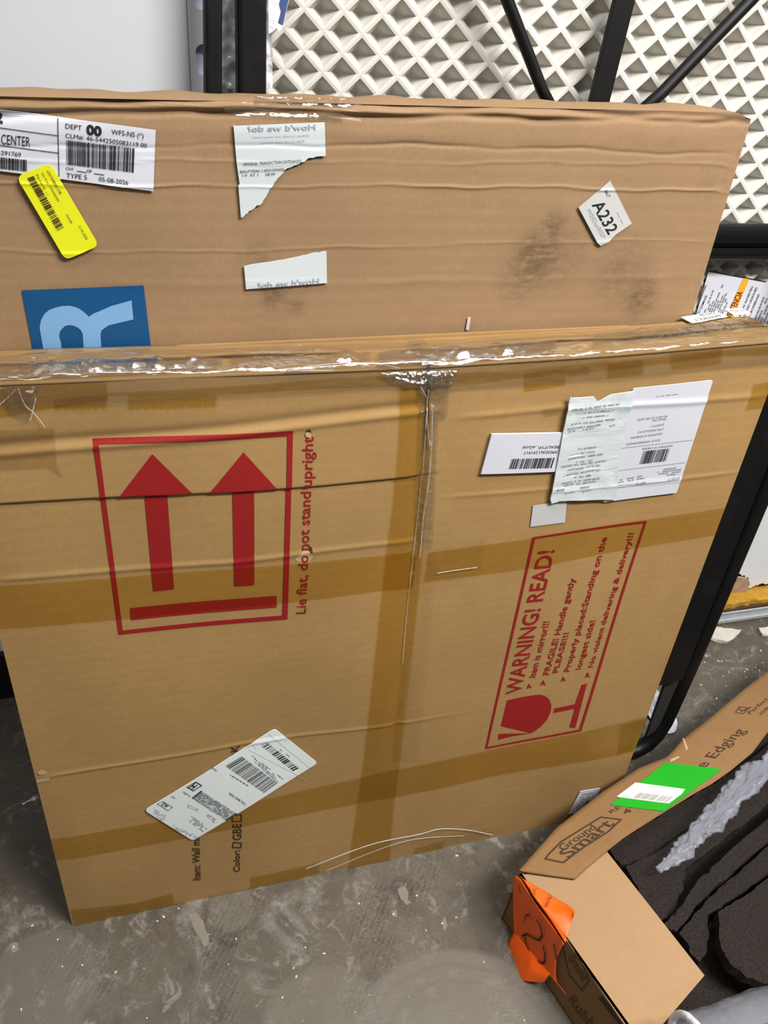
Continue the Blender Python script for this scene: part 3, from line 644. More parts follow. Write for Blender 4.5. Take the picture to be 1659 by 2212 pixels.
print_part(FACE, 'rule_lines', [q for p in ([(0.2595, 0.3247), (0.3404, 0.2380)], [(0.2657, 0.3333), (0.2687, 0.3252)], [(0.2864, 0.3483), (0.3429, 0.2644)]) for q in ribbon(p, .0005)], 'ink_pale', .0026, lab)

card = part(FACE, 'white_card', [[(0.5289, 0.7795), (0.6177, 0.7740), (0.6195, 0.7233), (0.5241, 0.7293)]], 'paper', .0042, thick=.0028, label='thick white card with a barcode, upside down')
print_part(FACE, 'barcode', bars([(0.5587, 0.7464), (0.6135, 0.7427), (0.6122, 0.7292), (0.5569, 0.7334)], 30, 21), 'ink', .0045, card)
text_part(FACE, 'lettering', [('BEAUTYP...eGold', (0.6153, 0.7583), (0.5697, 0.7617), (0.6154, 0.7547), 0), ('09030361291917', (0.6144, 0.7519), (0.5721, 0.7550), (0.6145, 0.7481), 0)], 'ink', .0045, card)

ret = part(FACE, 'return_label', [[(0.6921, 0.8242), (0.6948, 0.8252), (0.7905, 0.8308), (0.7927, 0.8299), (0.7930, 0.8281), (0.7962, 0.6776), (0.7945, 0.6764), (0.6970, 0.6714), (0.6946, 0.6730), (0.6937, 0.7010)]], 'paper', .0030, thick=.0012, label='white return label stuck on upside down')
print_part(FACE, 'barcode', bars([(0.7303, 0.7417), (0.7650, 0.7432), (0.7651, 0.7253), (0.7296, 0.7233)], 22, 31), 'ink', .0033, ret)
print_part(FACE, 'rule_lines', [q for p in ([(0.6973, 0.7476), (0.7929, 0.7529)], [(0.7021, 0.7162), (0.7931, 0.7213)], [(0.7063, 0.6913), (0.7919, 0.6969)]) for q in ribbon(p, .0006)], 'ink_grey', .0033, ret)
text_part(FACE, 'lettering', [('RU-872-02-08-2028', (0.7466, 0.7888), (0.7090, 0.7861), (0.7468, 0.7861), 0), ('SINGLE SKU', (0.7464, 0.7852), (0.7284, 0.7840), (0.7467, 0.7825), 0),
    ('QUANTITY: 1', (0.7462, 0.7780), (0.7282, 0.7764), (0.7465, 0.7752), 0), ('GTIN 09030361291917', (0.7469, 0.7719), (0.7137, 0.7695), (0.7471, 0.7691), 0), ('EQUIPMENT ID 8784850056', (0.7469, 0.7657), (0.7066, 0.7624), (0.7472, 0.7629), 0),
    ('BOX ID: V059000836398476559', (0.7471, 0.7571), (0.7035, 0.7540), (0.7474, 0.7542), 0), ('EQUIPMENT ID 57865056', (0.7670, 0.7481), (0.7267, 0.7461), (0.7672, 0.7452), 0), ('KEEP TO', (0.7460, 0.6976), (0.7328, 0.6968), (0.7464, 0.6943), 0),
    ('RETURN TO', (0.7926, 0.7008), (0.7759, 0.6996), (0.7930, 0.6974), 0)], 'ink_grey', .0033, ret)
print_part(FACE, 'small_print', smudged([(0.7052, 0.7026), (0.7461, 0.7082), (0.7472, 0.7002), (0.7066, 0.6972)], 2, 33) + smudged([(0.7586, 0.7137), (0.7928, 0.7161), (0.7926, 0.7028), (0.7557, 0.7021)], 4, 34), 'ink_grey', .0033, ret)
print_part(FACE, 'small_print', smudged([(0.6960, 0.8126), (0.7871, 0.8194), (0.7877, 0.8176), (0.6965, 0.8108)], 1, 36, .4), 'ink_pale', .0037, ret)

rc = [(0.6144, 0.8212), (0.6168, 0.8180), (0.6436, 0.8186), (0.6500, 0.8122), (0.6547, 0.8142), (0.6653, 0.8201), (0.6782, 0.8216), (0.6923, 0.8236), (0.6946, 0.7882), (0.6979, 0.7398), (0.7099, 0.6755), (0.6333, 0.6824), (0.6216, 0.6802), (0.6192, 0.6857)]
RCF = Face(mc, lambda s, t, o: P_front(s, t, o + .0012 + .0012 * abs(noise.noise(Vector((s * 40, t * 30, 3)))) + .0005 * noise.noise(Vector((s * 90, t * 60, 8)))), cut_list(.5, .85, .0035, []))
rec = part(RCF, 'store_receipt', [ragged(rc + [rc[0]], .0006, 5, 5)[:-1]], 'thermal', .0046, thick=.0014, label='crinkled white store receipt taped on upside down')
def z5(x, y): return (1020 + x / 5.184, 810 + y / 5.184)
text_part(RCF, 'lettering', [
    ('ST# 05094 OP# 009050 TE# 43 TR# 05055', (0.6771, 0.8096), (0.6191, 0.8057), (0.6771, 0.8064), .0), ('*** UR TXNUM TO CI CARD ID CT ***', (0.6723, 0.8027), (0.6261, 0.7999), (0.6725, 0.7998), 0),
    ('** RETURNED ENTRY **', (0.6673, 0.7957), (0.6350, 0.7948), (0.6675, 0.7928), 0), ('ORIGINAL TRANSACTION DATE 04/20/26', (0.6767, 0.7900), (0.6231, 0.7872), (0.6768, 0.7869), 0),
    ('BEAUTYPEAK 3 09033126750', (0.6600, 0.7843), (0.6199, 0.7812), (0.6602, 0.7812), 0), ('1.0 AT 1     58.99', (0.6522, 0.7805), (0.6220, 0.7778), (0.6523, 0.7776), 0), ('58.99', (0.6794, 0.7826), (0.6725, 0.7816), (0.6796, 0.7796), 0),
    ('CUSTOMER NOT # 10', (0.6626, 0.7555), (0.6398, 0.7539), (0.6628, 0.7524), 0), ('Walmart.com', (0.6621, 0.7488), (0.6450, 0.7482), (0.6623, 0.7457), .0), ('ORDER NUMBER: 20001407000100', (0.6741, 0.7448), (0.6296, 0.7417), (0.6743, 0.7416), 0),
    ('ITEM / UNIT: 8', (0.6626, 0.7373), (0.6415, 0.7366), (0.6627, 0.7344), 0), ('PURCHASED FROM STORE ITEM 200014070', (0.6807, 0.7352), (0.6229, 0.7321), (0.6809, 0.7321), 0), ('ITEM UPC/PLU: 09030361291917', (0.6745, 0.7297), (0.6323, 0.7265), (0.6747, 0.7265), 0),
    ('ITEM DESCRIPTION: BEAUTYPEAK 3', (0.6761, 0.7234), (0.6290, 0.7201), (0.6764, 0.7200), 0), ('NODE TYPE: DC', (0.6649, 0.7163), (0.6433, 0.7158), (0.6651, 0.7130), .0),
    ('RETURN REASON: NOT AS DESCRIBED', (0.6779, 0.7115), (0.6286, 0.7090), (0.6781, 0.7083), 0), ('FULFILLMENT TYPE: DELIVERY', (0.6736, 0.7074), (0.6322, 0.7059), (0.6738, 0.7041), 0),
    ('EXCHANGE', (0.6670, 0.7006), (0.6547, 0.7000), (0.6673, 0.6973), 0), ('REFUND', (0.6338, 0.7005), (0.6237, 0.7000), (0.6339, 0.6974), 0), ('05/07/26', (0.6481, 0.6954), (0.6363, 0.6946), (0.6482, 0.6921), 0), ('11:47:55', (0.6707, 0.6953), (0.6592, 0.6937), (0.6709, 0.6920), 0)],
    'ink', .0053, rec, font=MONO)

sl = part(FACE, 'small_label', [[(0.8016, 0.0890), (0.8391, 0.0871), (0.8384, 0.0230), (0.8140, 0.0258), (0.7945, 0.0291)]], 'paper', .0024, thick=.001, label='small white label low on the front')
print_part(FACE, 'small_print', smudged([(0.8047, 0.0796), (0.8287, 0.0802), (0.8257, 0.0288), (0.8037, 0.0327)], 7, 41, .4), 'ink_grey', .0027, sl)
text_part(FACE, 'lettering', [('14691', (0.8281, 0.0331), (0.8262, 0.0588), (0.8218, 0.0337), .01)], 'ink', .0027, sl)

# --- labels lying on the carton's top
TOPF = Face(mc, lambda s, y, o: Vector((s, y, top_z(s) + .0042 + o)), None, (.001, .882))
l1 = part(TOPF, 'top_label', [[(0.7877, 0.0766), (0.8414, 0.0856), (0.8465, 0.0693), (0.7905, 0.0569)]], 'cream_paper', 0, thick=.001, label='cream label on the top edge')
text_part(TOPF, 'lettering', [('5262-08', (0.8377, 0.0784), (0.8134, 0.0741), (0.8385, 0.0843), 0), ('FRAGILE-1', (0.8378, 0.0680), (0.7993, 0.0606), (0.8384, 0.0746), 0)], 'ink_grey', .0005, l1)
l2 = part(TOPF, 'top_label', [[(0.8562, 0.0908), (0.9135, 0.0949), (0.9553, 0.1002), (0.9643, 0.0807), (0.9110, 0.0734), (0.8567, 0.0726)]], 'cream_paper', 0, thick=.001, label='cream label with pink print on the top edge')
text_part(TOPF, 'lettering', [('CAUTION: GLASS', (0.9088, 0.0905), (0.8652, 0.0902), (0.9093, 0.0967), 0), ('THIS SIDE UP DO NOT', (0.9158, 0.0808), (0.8588, 0.0792), (0.9171, 0.0869), 0)], 'ink_pink', .0005, l2)

# ================================================================== TALL CARTON (behind)
BD = .0815
bc = thing('tall_carton', 'taller tan carton behind the mirror carton with yellow sticker and blue letter panel', 'box', (0, BD, 0), -LEAN)
BT = .050; BX0, BX1 = .002, .806
BTOP = [(.0, 1.0700), (.08, 1.0710), (.392, 1.0780), (.70, 1.0850), (.806, 1.0872)]
b_lines = [  # (points, depth amp, width, kind): creases run with the flutes
    ([(0.0582, 1.0683), (0.0791, 1.0692), (0.1402, 1.0715), (0.2273, 1.0746), (0.2912, 1.0762), (0.3753, 1.0779), (0.4601, 1.0787), (0.5207, 1.0816), (0.5939, 1.0830), (0.6352, 1.0809), (0.7583, 1.0827), (0.8037, 1.0827)], -.0036, .0035),
    ([(0.0592, 1.0738), (0.0801, 1.0747), (0.1518, 1.0766), (0.2671, 1.0806), (0.4144, 1.0837), (0.5780, 1.0872), (0.7957, 1.0885)], .0016, .0045),
    ([(0.0561, 1.0570), (0.1687, 1.0610), (0.2348, 1.0669), (0.3499, 1.0688), (0.4067, 1.0691), (0.5271, 1.0722), (0.6421, 1.0744), (0.7994, 1.0790)], -.0020, .003),
    ([(0.0572, 1.0632), (0.0783, 1.0644), (0.1506, 1.0664), (0.2668, 1.0719), (0.4064, 1.0730), (0.5311, 1.0768), (0.6309, 1.0778), (0.7985, 1.0812)], .0022, .004),
    ([(0.0513, 1.0314), (0.4088, 1.0446), (0.5318, 1.0454), (0.6076, 1.0459), (0.6497, 1.0458), (0.7041, 1.0452), (0.8117, 1.0473)], -.0012, .0019),
    ([(0.0460, 1.0030), (0.0677, 1.0027), (0.1948, 1.0040), (0.2651, 1.0037), (0.3523, 1.0069), (0.4118, 1.0072), (0.5433, 1.0092), (0.6486, 1.0089), (0.7731, 1.0087), (0.8208, 1.0085)], .0014, .0015),
    ([(0.0494, 1.0216), (0.2004, 1.0248), (0.3079, 1.0264), (0.4426, 1.0291), (0.6421, 1.0341), (0.8100, 1.0365)], .0006, .0017),
    ([(0.0353, 0.9461), (0.1776, 0.9438), (0.3546, 0.9475), (0.5221, 0.9517), (0.6796, 0.9548), (0.8156, 0.9571)], .0007, .0016),
    ([(0.0536, 1.0440), (0.2663, 1.0524), (0.4398, 1.0553), (0.8002, 1.0620)], .0010, .008),
    ([(0.0298, 0.9169), (0.3559, 0.9120), (0.5282, 0.9129), (0.7932, 0.9153)], .0006, .004)]
def disp_back(s, t):
    s = np.asarray(s, float); t = np.asarray(t, float); d = .0012 * np.sin(s * 8) * np.sin(t * 9) + .0006 * np.sin(s * 31 + 2) * np.sin(t * 40)
    for i, (c, a, w) in enumerate(b_lines):
        tc = interp(c, s) + .0012 * np.sin(s * 37 + i) + .0006 * np.sin(s * 101 + i * 2)
        wob = .5 + .5 * np.sin(s * 17 + i * 1.7) * np.sin(s * 7.3 + i * 2.9) + .25 * np.sin(s * 43 + i * 5)
        am = a * (.45 + .75 * np.clip(wob, 0, 1.2)) * (1.7 if i < 4 else .70)
        d = d + am * np.exp(-((t - tc) / w) ** 2)
    edge = np.minimum(np.minimum(s - BX0, BX1 - s), 1.085 - t)
    return d * sstep(edge, -.004, .018)
def P_back(s, t, off): return Vector((s, -(float(disp_back(s, t)) + off), t))
BFACE = Face(bc, P_back, cut_list(.8, 1.08, .004, [(.945, 1.078)]), (BX0 + .0005, BX1 - .0005))
ns, nt = 90, 640
ss, tt = np.meshgrid(np.linspace(0, 1, ns + 1), np.linspace(0, 1, nt + 1))
tt = np.where(tt < .08, tt / .08 * .55, .55 + (tt - .08) / .92 * .45)
sx = BX0 + (BX1 - BX0) * ss; zt = interp(BTOP, sx)
zt = zt - .006 * sstep(sx, .785, .806)
tz = .037 + (zt - .037) * tt
vs = np.stack([sx, -disp_back(sx, tz), tz], -1).reshape(-1, 3)
q = np.arange((ns + 1) * (nt + 1)).reshape(nt + 1, ns + 1)
fs = np.stack([q[:-1, :-1], q[:-1, 1:], q[1:, 1:], q[1:, :-1]], -1).reshape(-1, 4)
me = bpy.data.meshes.new('front_panel'); me.from_pydata(vs.tolist(), [], fs.tolist()); me.polygons.foreach_set('use_smooth', [True] * len(fs)); me.update()
link('front_panel', me, 'card_back', bc)
slab_panel('back_panel', 'card_back', bc, [(BX0, BT, .037), (BX1, BT, .037), (BX1, BT, 1.078), (BX0, BT, 1.069)], (0, -1, 0), .004)
slab_panel('side_panel', 'card_back', bc, [(BX0, 0, .037), (BX0, BT, .037), (BX0, BT, 1.068), (BX0, 0, 1.068)], (1, 0, 0), .004)
slab_panel('side_panel', 'card_back', bc, [(BX1, 0, .037), (BX1, BT, .037), (BX1, BT, 1.070), (BX1, 0, 1.074)], (-1, 0, 0), .004)
slab_panel('bottom_panel', 'card_back', bc, [(BX0, 0, .0372), (BX1, 0, .0372), (BX1, BT, .0372), (BX0, BT, .0372)], (0, 0, 1), .004)
def btop(u, v):
    s = BX0 + (BX1 - BX0) * u; y = BT * v; z = float(interp(BTOP, s)) - .006 * float(sstep(np.array(s), .785, .806))
    crush = float(sstep(np.array(s), .770, .806))
    return (s - crush * .012 * v, y, z + .0012 * math.sin(v * math.pi) * (1 + noise.noise(Vector((s * 12, v, 2)))) + .003 * v * noise.noise(Vector((s * 25, 3, 1))) - crush * v * .004)
o = grid_obj('top_flap', 160, 8, btop, 'card_back', bc)
part(BFACE, 'tape_strip', [[(0.0654, 1.0703), (0.1514, 1.0727), (0.2750, 1.0766), (0.3840, 1.0779), (0.3850, 1.0636), (0.2748, 1.0652), (0.2347, 1.0662), (0.1501, 1.0614), (0.0628, 1.0558)]], 'film_flat', .0014)
crumple(BFACE, [(0.2864, 1.0804), (0.3742, 1.0820), (0.3746, 1.0748), (0.2863, 1.0749)], 60, 14, 23.0, .0022, 'film', 'clear_film', .0018, 75)
crumple(BFACE, [(0.2588, 1.0723), (0.3671, 1.0691), (0.3675, 1.0630), (0.2626, 1.0643)], 60, 12, 27.0, .0016, 'film', 'clear_film', .0016, 75)

# department label
dl = part(BFACE, 'claims_label', [[(0.0455, 1.0647), (0.2008, 1.0502), (0.1949, 0.9996), (0.0362, 1.0176)]], 'paper', .0030, thick=.0012, label='white claims label with large 00 and barcode')
print_part(BFACE, 'rule_lines', [q for p in ([(0.1220, 1.0567), (0.1167, 1.0106)], [(0.0429, 1.0514), (0.1204, 1.0434)], [(0.0402, 1.0377), (0.1185, 1.0296)], [(0.1321, 1.0154), (0.1396, 1.0144)], [(0.1461, 1.0137), (0.1541, 1.0127)]) for q in ribbon(p, .0006)], 'ink', .0037, dl)
print_part(BFACE, 'barcode', bars([(0.1266, 1.0403), (0.1824, 1.0350), (0.1798, 1.0152), (0.1244, 1.0206)], 44, 51, .6), 'ink', .0037, dl)
print_part(BFACE, 'barcode', bars([(0.0505, 1.0271), (0.0936, 1.0235), (0.0921, 1.0140), (0.0487, 1.0179)], 36, 52, .6), 'ink', .0037, dl)
text_part(BFACE, 'lettering', [('2', (0.0731, 1.0524), (0.0786, 1.0516), (0.0743, 1.0598), .05), ('CENTER', (0.0748, 1.0354), (0.0970, 1.0339), (0.0761, 1.0433), -.004), ('-291769', (0.0715, 1.0270), (0.0884, 1.0256), (0.0722, 1.0306), 0),
    ('DEPT', (0.1271, 1.0494), (0.1399, 1.0482), (0.1276, 1.0532), 0), ('00', (0.1434, 1.0456), (0.1556, 1.0442), (0.1442, 1.0529), .045), ('WFS-NS (*)', (0.1638, 1.0459), (0.1901, 1.0435), (0.1642, 1.0500), 0),
    ('CLM#: 46-5442505083119 00', (0.1261, 1.0421), (0.1922, 1.0359), (0.1266, 1.0456), 0), ('CNT', (0.1231, 1.0164), (0.1295, 1.0158), (0.1234, 1.0185), .01), ('OF', (0.1401, 1.0148), (0.1442, 1.0144), (0.1403, 1.0170), .017),
    ('TYPE 5', (0.1226, 1.0097), (0.1393, 1.0083), (0.1232, 1.0137), 0), ('05-08-2026', (0.1493, 1.0076), (0.1737, 1.0049), (0.1497, 1.0113), 0)], 'ink', .0037, dl)
ys = part(BFACE, 'yellow_sticker', [rounded([(0.0822, 1.0098), (0.1110, 1.0214), (0.1430, 0.9515), (0.1124, 0.9384)], .006)], 'yellow', .0046, thick=.0012, label='bright yellow sticker overlapping the claims label')
print_part(BFACE, 'barcode', bars([(0.0909, 1.0089), (0.1095, 0.9638), (0.1155, 0.9671), (0.0964, 1.0109)], 34, 61, .55), 'ink_brown', .0053, ys)
text_part(BFACE, 'lettering', [('CS91723B02SL1238', (0.1072, 1.0153), (0.1155, 0.9963), (0.1091, 1.0161), .005), ('Sub Area WFKN02001', (0.1028, 1.0137), (0.1131, 0.9900), (0.1044, 1.0143), 0), ('Parcel #  ---', (0.0984, 1.0117), (0.1053, 0.9945), (0.1000, 1.0125), 0),
    ('5-10-2026', (0.1275, 0.9688), (0.1328, 0.9569), (0.1292, 0.9697), .0), ('Gendlr', (0.1182, 0.9789), (0.1218, 0.9708), (0.1198, 0.9797), 0)], 'ink_brown', .0053, ys)
tr1 = [(0.2677, 1.0575), (0.2691, 1.0562), (0.3501, 1.0619), (0.3523, 1.0334), (0.3467, 1.0330), (0.3411, 1.0317), (0.3354, 1.0310), (0.3317, 1.0279), (0.3223, 1.0242), (0.3148, 1.0208), (0.3099, 1.0148), (0.3049, 1.0097), (0.2992, 1.0009), (0.2935, 0.9912), (0.2866, 0.9868), (0.2795, 0.9813), (0.2729, 0.9769), (0.2710, 1.0061), (0.2723, 1.0067), (0.2699, 1.0255)]
r1 = part(BFACE, 'torn_receipt', [tr1[:3] + ragged(tr1[3:17], .0012, 6, 4) + tr1[17:]], 'thermal', .0030, thick=.0012, label='torn half of a white receipt')
text_part(BFACE, 'lettering', [('ORIGINAL TRANSACTION DATE:04/20/2', (0.2758, 1.0234), (0.3296, 1.0274), (0.2758, 1.0260), 0), ('BEAUTYPEAK 3 093315976958', (0.2730, 1.0168), (0.3132, 1.0197), (0.2729, 1.0192), 0), ('1.0  AT 1     58.99', (0.2750, 1.0138), (0.3050, 1.0157), (0.2750, 1.0160), 0)], 'ink', .0037, r1)
text_part(BFACE, 'ghost_lettering', [("How'd we do?", (0.3418, 1.0558), (0.2803, 1.0522), (0.3416, 1.0603), .017), ('What could we improve?', (0.3368, 1.0502), (0.2848, 1.0470), (0.3367, 1.0518), 0), ('Tell us on our survey', (0.3322, 1.0454), (0.2910, 1.0425), (0.3321, 1.0469), 0)], 'ink_pale', .0037, r1)
tr2 = [(0.2748, 0.9312), (0.3085, 0.9367), (0.3291, 0.9403), (0.3416, 0.9434), (0.3565, 0.9452), (0.3583, 0.9134), (0.2763, 0.9085)]
r2 = part(BFACE, 'receipt_scrap', [ragged(tr2[:5], .0010, 8, 4) + tr2[5:]], 'thermal', .0030, thick=.0012, label='lower white receipt scrap')
text_part(BFACE, 'ghost_lettering', [("How'd we do?", (0.3501, 0.9131), (0.2882, 0.9095), (0.3499, 0.9190), .017)], 'ink_pale', .0037, r2)
# blue letter panel
bl = part(BFACE, 'blue_panel', [[(0.0706, 0.9098), (0.1792, 0.9128), (0.1808, 0.8582), (0.1816, 0.8339), (0.0705, 0.8335), (0.0713, 0.8551)]], 'blue', .0012, label='dark blue printed panel')
part(BFACE, 'letter_r', [[(0.0806, 0.8562), (0.0806, 0.8736), (0.0830, 0.8809), (0.0871, 0.8872), (0.0917, 0.8907), (0.0974, 0.8929), (0.1037, 0.8943), (0.1099, 0.8944), (0.1148, 0.8932), (0.1187, 0.8911), (0.1228, 0.8873), (0.1261, 0.8831), (0.1307, 0.8862), (0.1364, 0.8884), (0.1475, 0.8932), (0.1668, 0.8984), (0.1668, 0.8793), (0.1500, 0.8755), (0.1429, 0.8738), (0.1388, 0.8710), (0.1359, 0.8688), (0.1347, 0.8650), (0.1342, 0.8573), (0.1336, 0.8432), (0.1170, 0.8424), (0.1179, 0.8574), (0.1185, 0.8655), (0.1173, 0.8698), (0.1143, 0.8727), (0.1107, 0.8746), (0.1074, 0.8752), (0.1036, 0.8744), (0.1003, 0.8716), (0.0977, 0.8680), (0.0967, 0.8638), (0.0975, 0.8571), (0.0965, 0.8432), (0.0807, 0.8428)]], 'sky', .0016, bl, label='light blue letter R on its side')
a2 = part(BFACE, 'numbered_sticker', [[(0.6247, 0.9903), (0.6551, 1.0175), (0.6575, 1.0145), (0.6931, 0.9742), (0.6765, 0.9623), (0.6695, 0.9543), (0.6614, 0.9503), (0.6567, 0.9533)]], 'grey_paper', .0030, thick=.0010, label='greyish square sticker reading A232')
text_part(BFACE, 'lettering', [('A232', (0.6395, 0.9933), (0.6677, 0.9620), (0.6501, 1.0000), .012), ('SALT', (0.6503, 1.0075), (0.6571, 1.0006), (0.6524, 1.0092), .01)], 'ink', .0033, a2)
print_part(BFACE, 'small_print', smudged([(0.6329, 0.9890), (0.6633, 0.9563), (0.6676, 0.9593), (0.6379, 0.9910)], 3, 71, .5, .9, .1) + smudged([(0.6713, 0.9856), (0.6843, 0.9712), (0.6857, 0.9722), (0.6727, 0.9866)], 1, 72), 'ink_pale', .0033, a2)
part(BFACE, 'paper_scrap', [[(0.5181, 0.8728), (0.5217, 0.8727), (0.5217, 0.8577), (0.5178, 0.8578)]], 'grey_paper', .0020, label='tiny pale paper strip')

# ================================================================== BLACK STEEL FRAME
FD = .096; FL = R(8)
fr = thing('steel_frame', 'black steel frame with fanned bars leaning behind the cartons', 'frame', (0, FD, 0), -FL)
def bar(name, pts, w, d, bev=.003, y=0.0, mat='steel'):
    """flat or square bar between two points in the frame's plane"""
    a, b = Vector((pts[0][0], y, pts[0][1])), Vector((pts[1][0], y, pts[1][1])); ax = (b - a).normalized(); sd = Vector((ax.z, 0, -ax.x))
    bm = bmesh.new(); vs = []
    for p in (a, b):
        for i, j in ((-1, -1), (1, -1), (1, 1), (-1, 1)): vs.append(bm.verts.new(p + sd * i * w / 2 + Vector((0, j * d / 2, 0))))
    for f in ((0, 1, 2, 3), (7, 6, 5, 4), (0, 4, 5, 1), (1, 5, 6, 2), (2, 6, 7, 3), (3, 7, 4, 0)): bm.faces.new([vs[i] for i in f])
    if bev: bmesh.ops.bevel(bm, geom=bm.edges[:], offset=bev, segments=2, affect='EDGES', profile=.5)
    return obj(name, bm, mat, fr)
bar('post', [(0.2553, 1.0156), (0.2640, 1.2328)], .0165, .016, .004)
bar('post', [(0.2924, 1.0166), (0.2963, 1.2359)], .0265, .027, .004)
def tube(name, pts, r, y=0.0, dense=True):
    bm = bmesh.new(); sweep(bm, [(s, y, t) for s, t in pts], r, 16); return obj(name, bm, 'steel', fr, True)
tube('brace', [(0.6608, 1.0122), (0.5950, 1.0904), (0.5440, 1.1658), (0.4877, 1.2540)], .0062, -.002)
bar('flat_brace', [(0.6620, 1.0122), (0.6841, 1.2866)], .0230, .008, .0015, .006)
tube('brace', [(0.6539, 1.0178), (0.7368, 1.0946), (0.8184, 1.1844), (0.9152, 1.2946)], .0068, -.004)
boxo('hub_plate', 'steel', fr, (0.6567, 1.0178)[0] - .03, (0.6567, 1.0178)[0] + .03, .006, .012, (0.6567, 1.0178)[1] - .02, (0.6567, 1.0178)[1] + .02, bev=.002)
ra, rb = (0.8919, 0.9440), (0.8977, 0.9272)
tube('cross_rail', [(.245, ra[1] + .0005), (1.085, ra[1])], .0130, .004)
tube('cross_rail', [(.245, rb[1] - .006), (1.085, rb[1] - .006)], .0100, .009)
# right leg with its bend along the floor
leg = [(1.10, 1.30), (1.066, .585), (1.042, .24), (1.0315, .13), (1.027, .085), (1.018, .052), (1.004, .030), (.985, .019), (.960, .0155), (.60, .0155), (.20, .0155)]
bm = bmesh.new(); sweep(bm, [(s, 0, t) for s, t in leg], .0140, 18); obj('leg_tube', bm, 'steel', fr, True)
slab_panel('leg_rail', 'steel', fr, [(.966, -.020, .200), (1.014, -.020, .205), (1.068, -.020, 1.25), (1.016, -.020, 1.25)], (0, 1, 0), .012)
slab_panel('leg_flange', 'plate', fr, [(.993, -.004, .055), (1.020, -.004, .075), (1.026, -.004, .30), (1.000, -.004, .30)], (0, 1, 0), .006)

# ================================================================== WHITE BOARD with a slotted edge
WD = .128
wb = thing('white_board', 'smooth white board with a slotted edge beside the black posts', 'board', (0, WD + .008, 0), -FL)
boxo('board_face', 'board', wb, -.02, .2405, -.003, .018, .003, 1.42, bev=.002)
def slotted():
    bm = bmesh.new(); x0, x1, xm, rr = .2462, .2622, .2542, .0080
    add_box(bm, .2406, x0, -.0025, .018, .003, 1.42); add_box(bm, x1, .2690, -.0025, .018, .003, 1.42)
    prev = .003
    for k in range(25):
        a = 1.0777 + .0549 * (k - 19); b = a + .0274
        if b > 1.415: break
        add_box(bm, x0, x1, -.0025, .018, prev, a)
        for (cz, sg) in ((a, 1), (b, -1)):          # rounded ends of the slot
            arc = [(xm - math.cos(t) * rr, cz + sg * (rr - math.sin(t) * rr)) for t in [math.pi * i / 8 for i in range(9)]]
            for p, q in zip(arc, arc[1:]):
                bm.faces.new([bm.verts.new((x, -.0025, zz)) for x, zz in (p, q, (q[0], cz), (p[0], cz))])
                bm.faces.new([bm.verts.new(c) for c in ((p[0], -.0025, p[1]), (q[0], -.0025, q[1]), (q[0], .012, q[1]), (p[0], .012, p[1]))])
        prev = b
    add_box(bm, x0, x1, -.0025, .018, prev, 1.42)
    return bm
obj('edge_strip', slotted(), 'board', wb)
boxo('slot_back', 'slot', wb, .2462, .2622, .008, .012, .003, 1.42)

# ================================================================== WAFFLE PANEL
wf = thing('waffle_panel', 'white moulded waffle foam panel standing behind the black frame', 'panel', (0, WD, 0), -FL)
CX, CZ, DX, DZ = .3503, 1.1421, .03895, .0178
def waffle():
    """inverted pyramids between crossing ribs, on a diamond lattice"""
    bm = bmesh.new(); key = {}
    def vert(x, z, d):
        k = (round(x, 5), round(z, 5), round(d, 5))
        if k not in key:
            y = d + .004 * math.sin(x * 7) * math.sin(z * 8)
            key[k] = bm.verts.new((x, y, z))
        return key[k]
    hx, hz = DX / 2, DZ
    for j in range(-25, 16):
        for i in range(-4, 26):
            # cell centre lies midway between rib crossings
            x = CX + (i + .5 + (.5 if j % 2 else 0)) * DX; z = CZ + j * DZ
            if not (.279 < x < 1.30 and .70 < z < 1.42): continue
            dirs = ((-1, 0), (0, 1), (1, 0), (0, -1))
            out = [vert(x + a * hx, z + b * hz, 0) for a, b in dirs]
            rim = [vert(x + a * hx * .79, z + b * hz * .79, 0.0004) for a, b in dirs]
            mid = [vert(x + a * hx * .71, z + b * hz * .71, .0034) for a, b in dirs]
            dip = [vert(x + a * hx * .30, z + b * hz * .30, .0175) for a, b in dirs]
            low = [vert(x + a * hx * .12, z + b * hz * .12, .0192) for a, b in dirs]
            for A, B in ((out, rim), (rim, mid), (mid, dip), (dip, low)):
                for k in range(4):
                    f = bm.faces.new((A[k], A[(k + 1) % 4], B[(k + 1) % 4], B[k])); f.smooth = A is dip
            bm.faces.new(low)
    return bm
bm = waffle(); bmesh.ops.recalc_face_normals(bm, faces=bm.faces[:])
obj('waffle_face', bm, 'waffle', wf)
boxo('backing', 'waffle', wf, .279, 1.30, .0245, .040, .70, 1.42)
WFACE = Face(wf, lambda s, t, o: Vector((s, -o, t)))
# wrinkled wrapping between the posts
def wrap(u, v):
    s, t = quv([(0.2709, 1.1645), (0.3247, 1.1685), (0.3207, 1.0722), (0.2672, 1.0698)], u, v)
    tear = .5 + .5 * noise.noise(Vector((t * 30, 1, 1)))
    return (s - u * .008 * tear, -.006 - .010 * abs(noise.noise(Vector((s * 50, t * 35, 4)))) - .004 * noise.noise(Vector((s * 140, t * 90, 6))), t)
grid_obj('plastic_wrap', 36, 60, wrap, 'poly_thick', wf)
part(WFACE, 'printed_film', [[(0.3130, 1.1676), (0.3395, 1.1696), (0.3322, 1.1470), (0.3264, 1.1255), (0.3237, 1.1215), (0.3201, 1.1236), (0.3165, 1.1203), (0.3129, 1.1186)]], 'poly_thick', .018, label='film wrapping with blue print')
part(WFACE, 'printed_film', [[(0.3299, 1.1652), (0.3387, 1.1659), (0.3317, 1.1470), (0.3264, 1.1263), (0.3219, 1.1283), (0.3246, 1.1375), (0.3229, 1.1434)]], 'navy', .0184, label='blue print on the film')
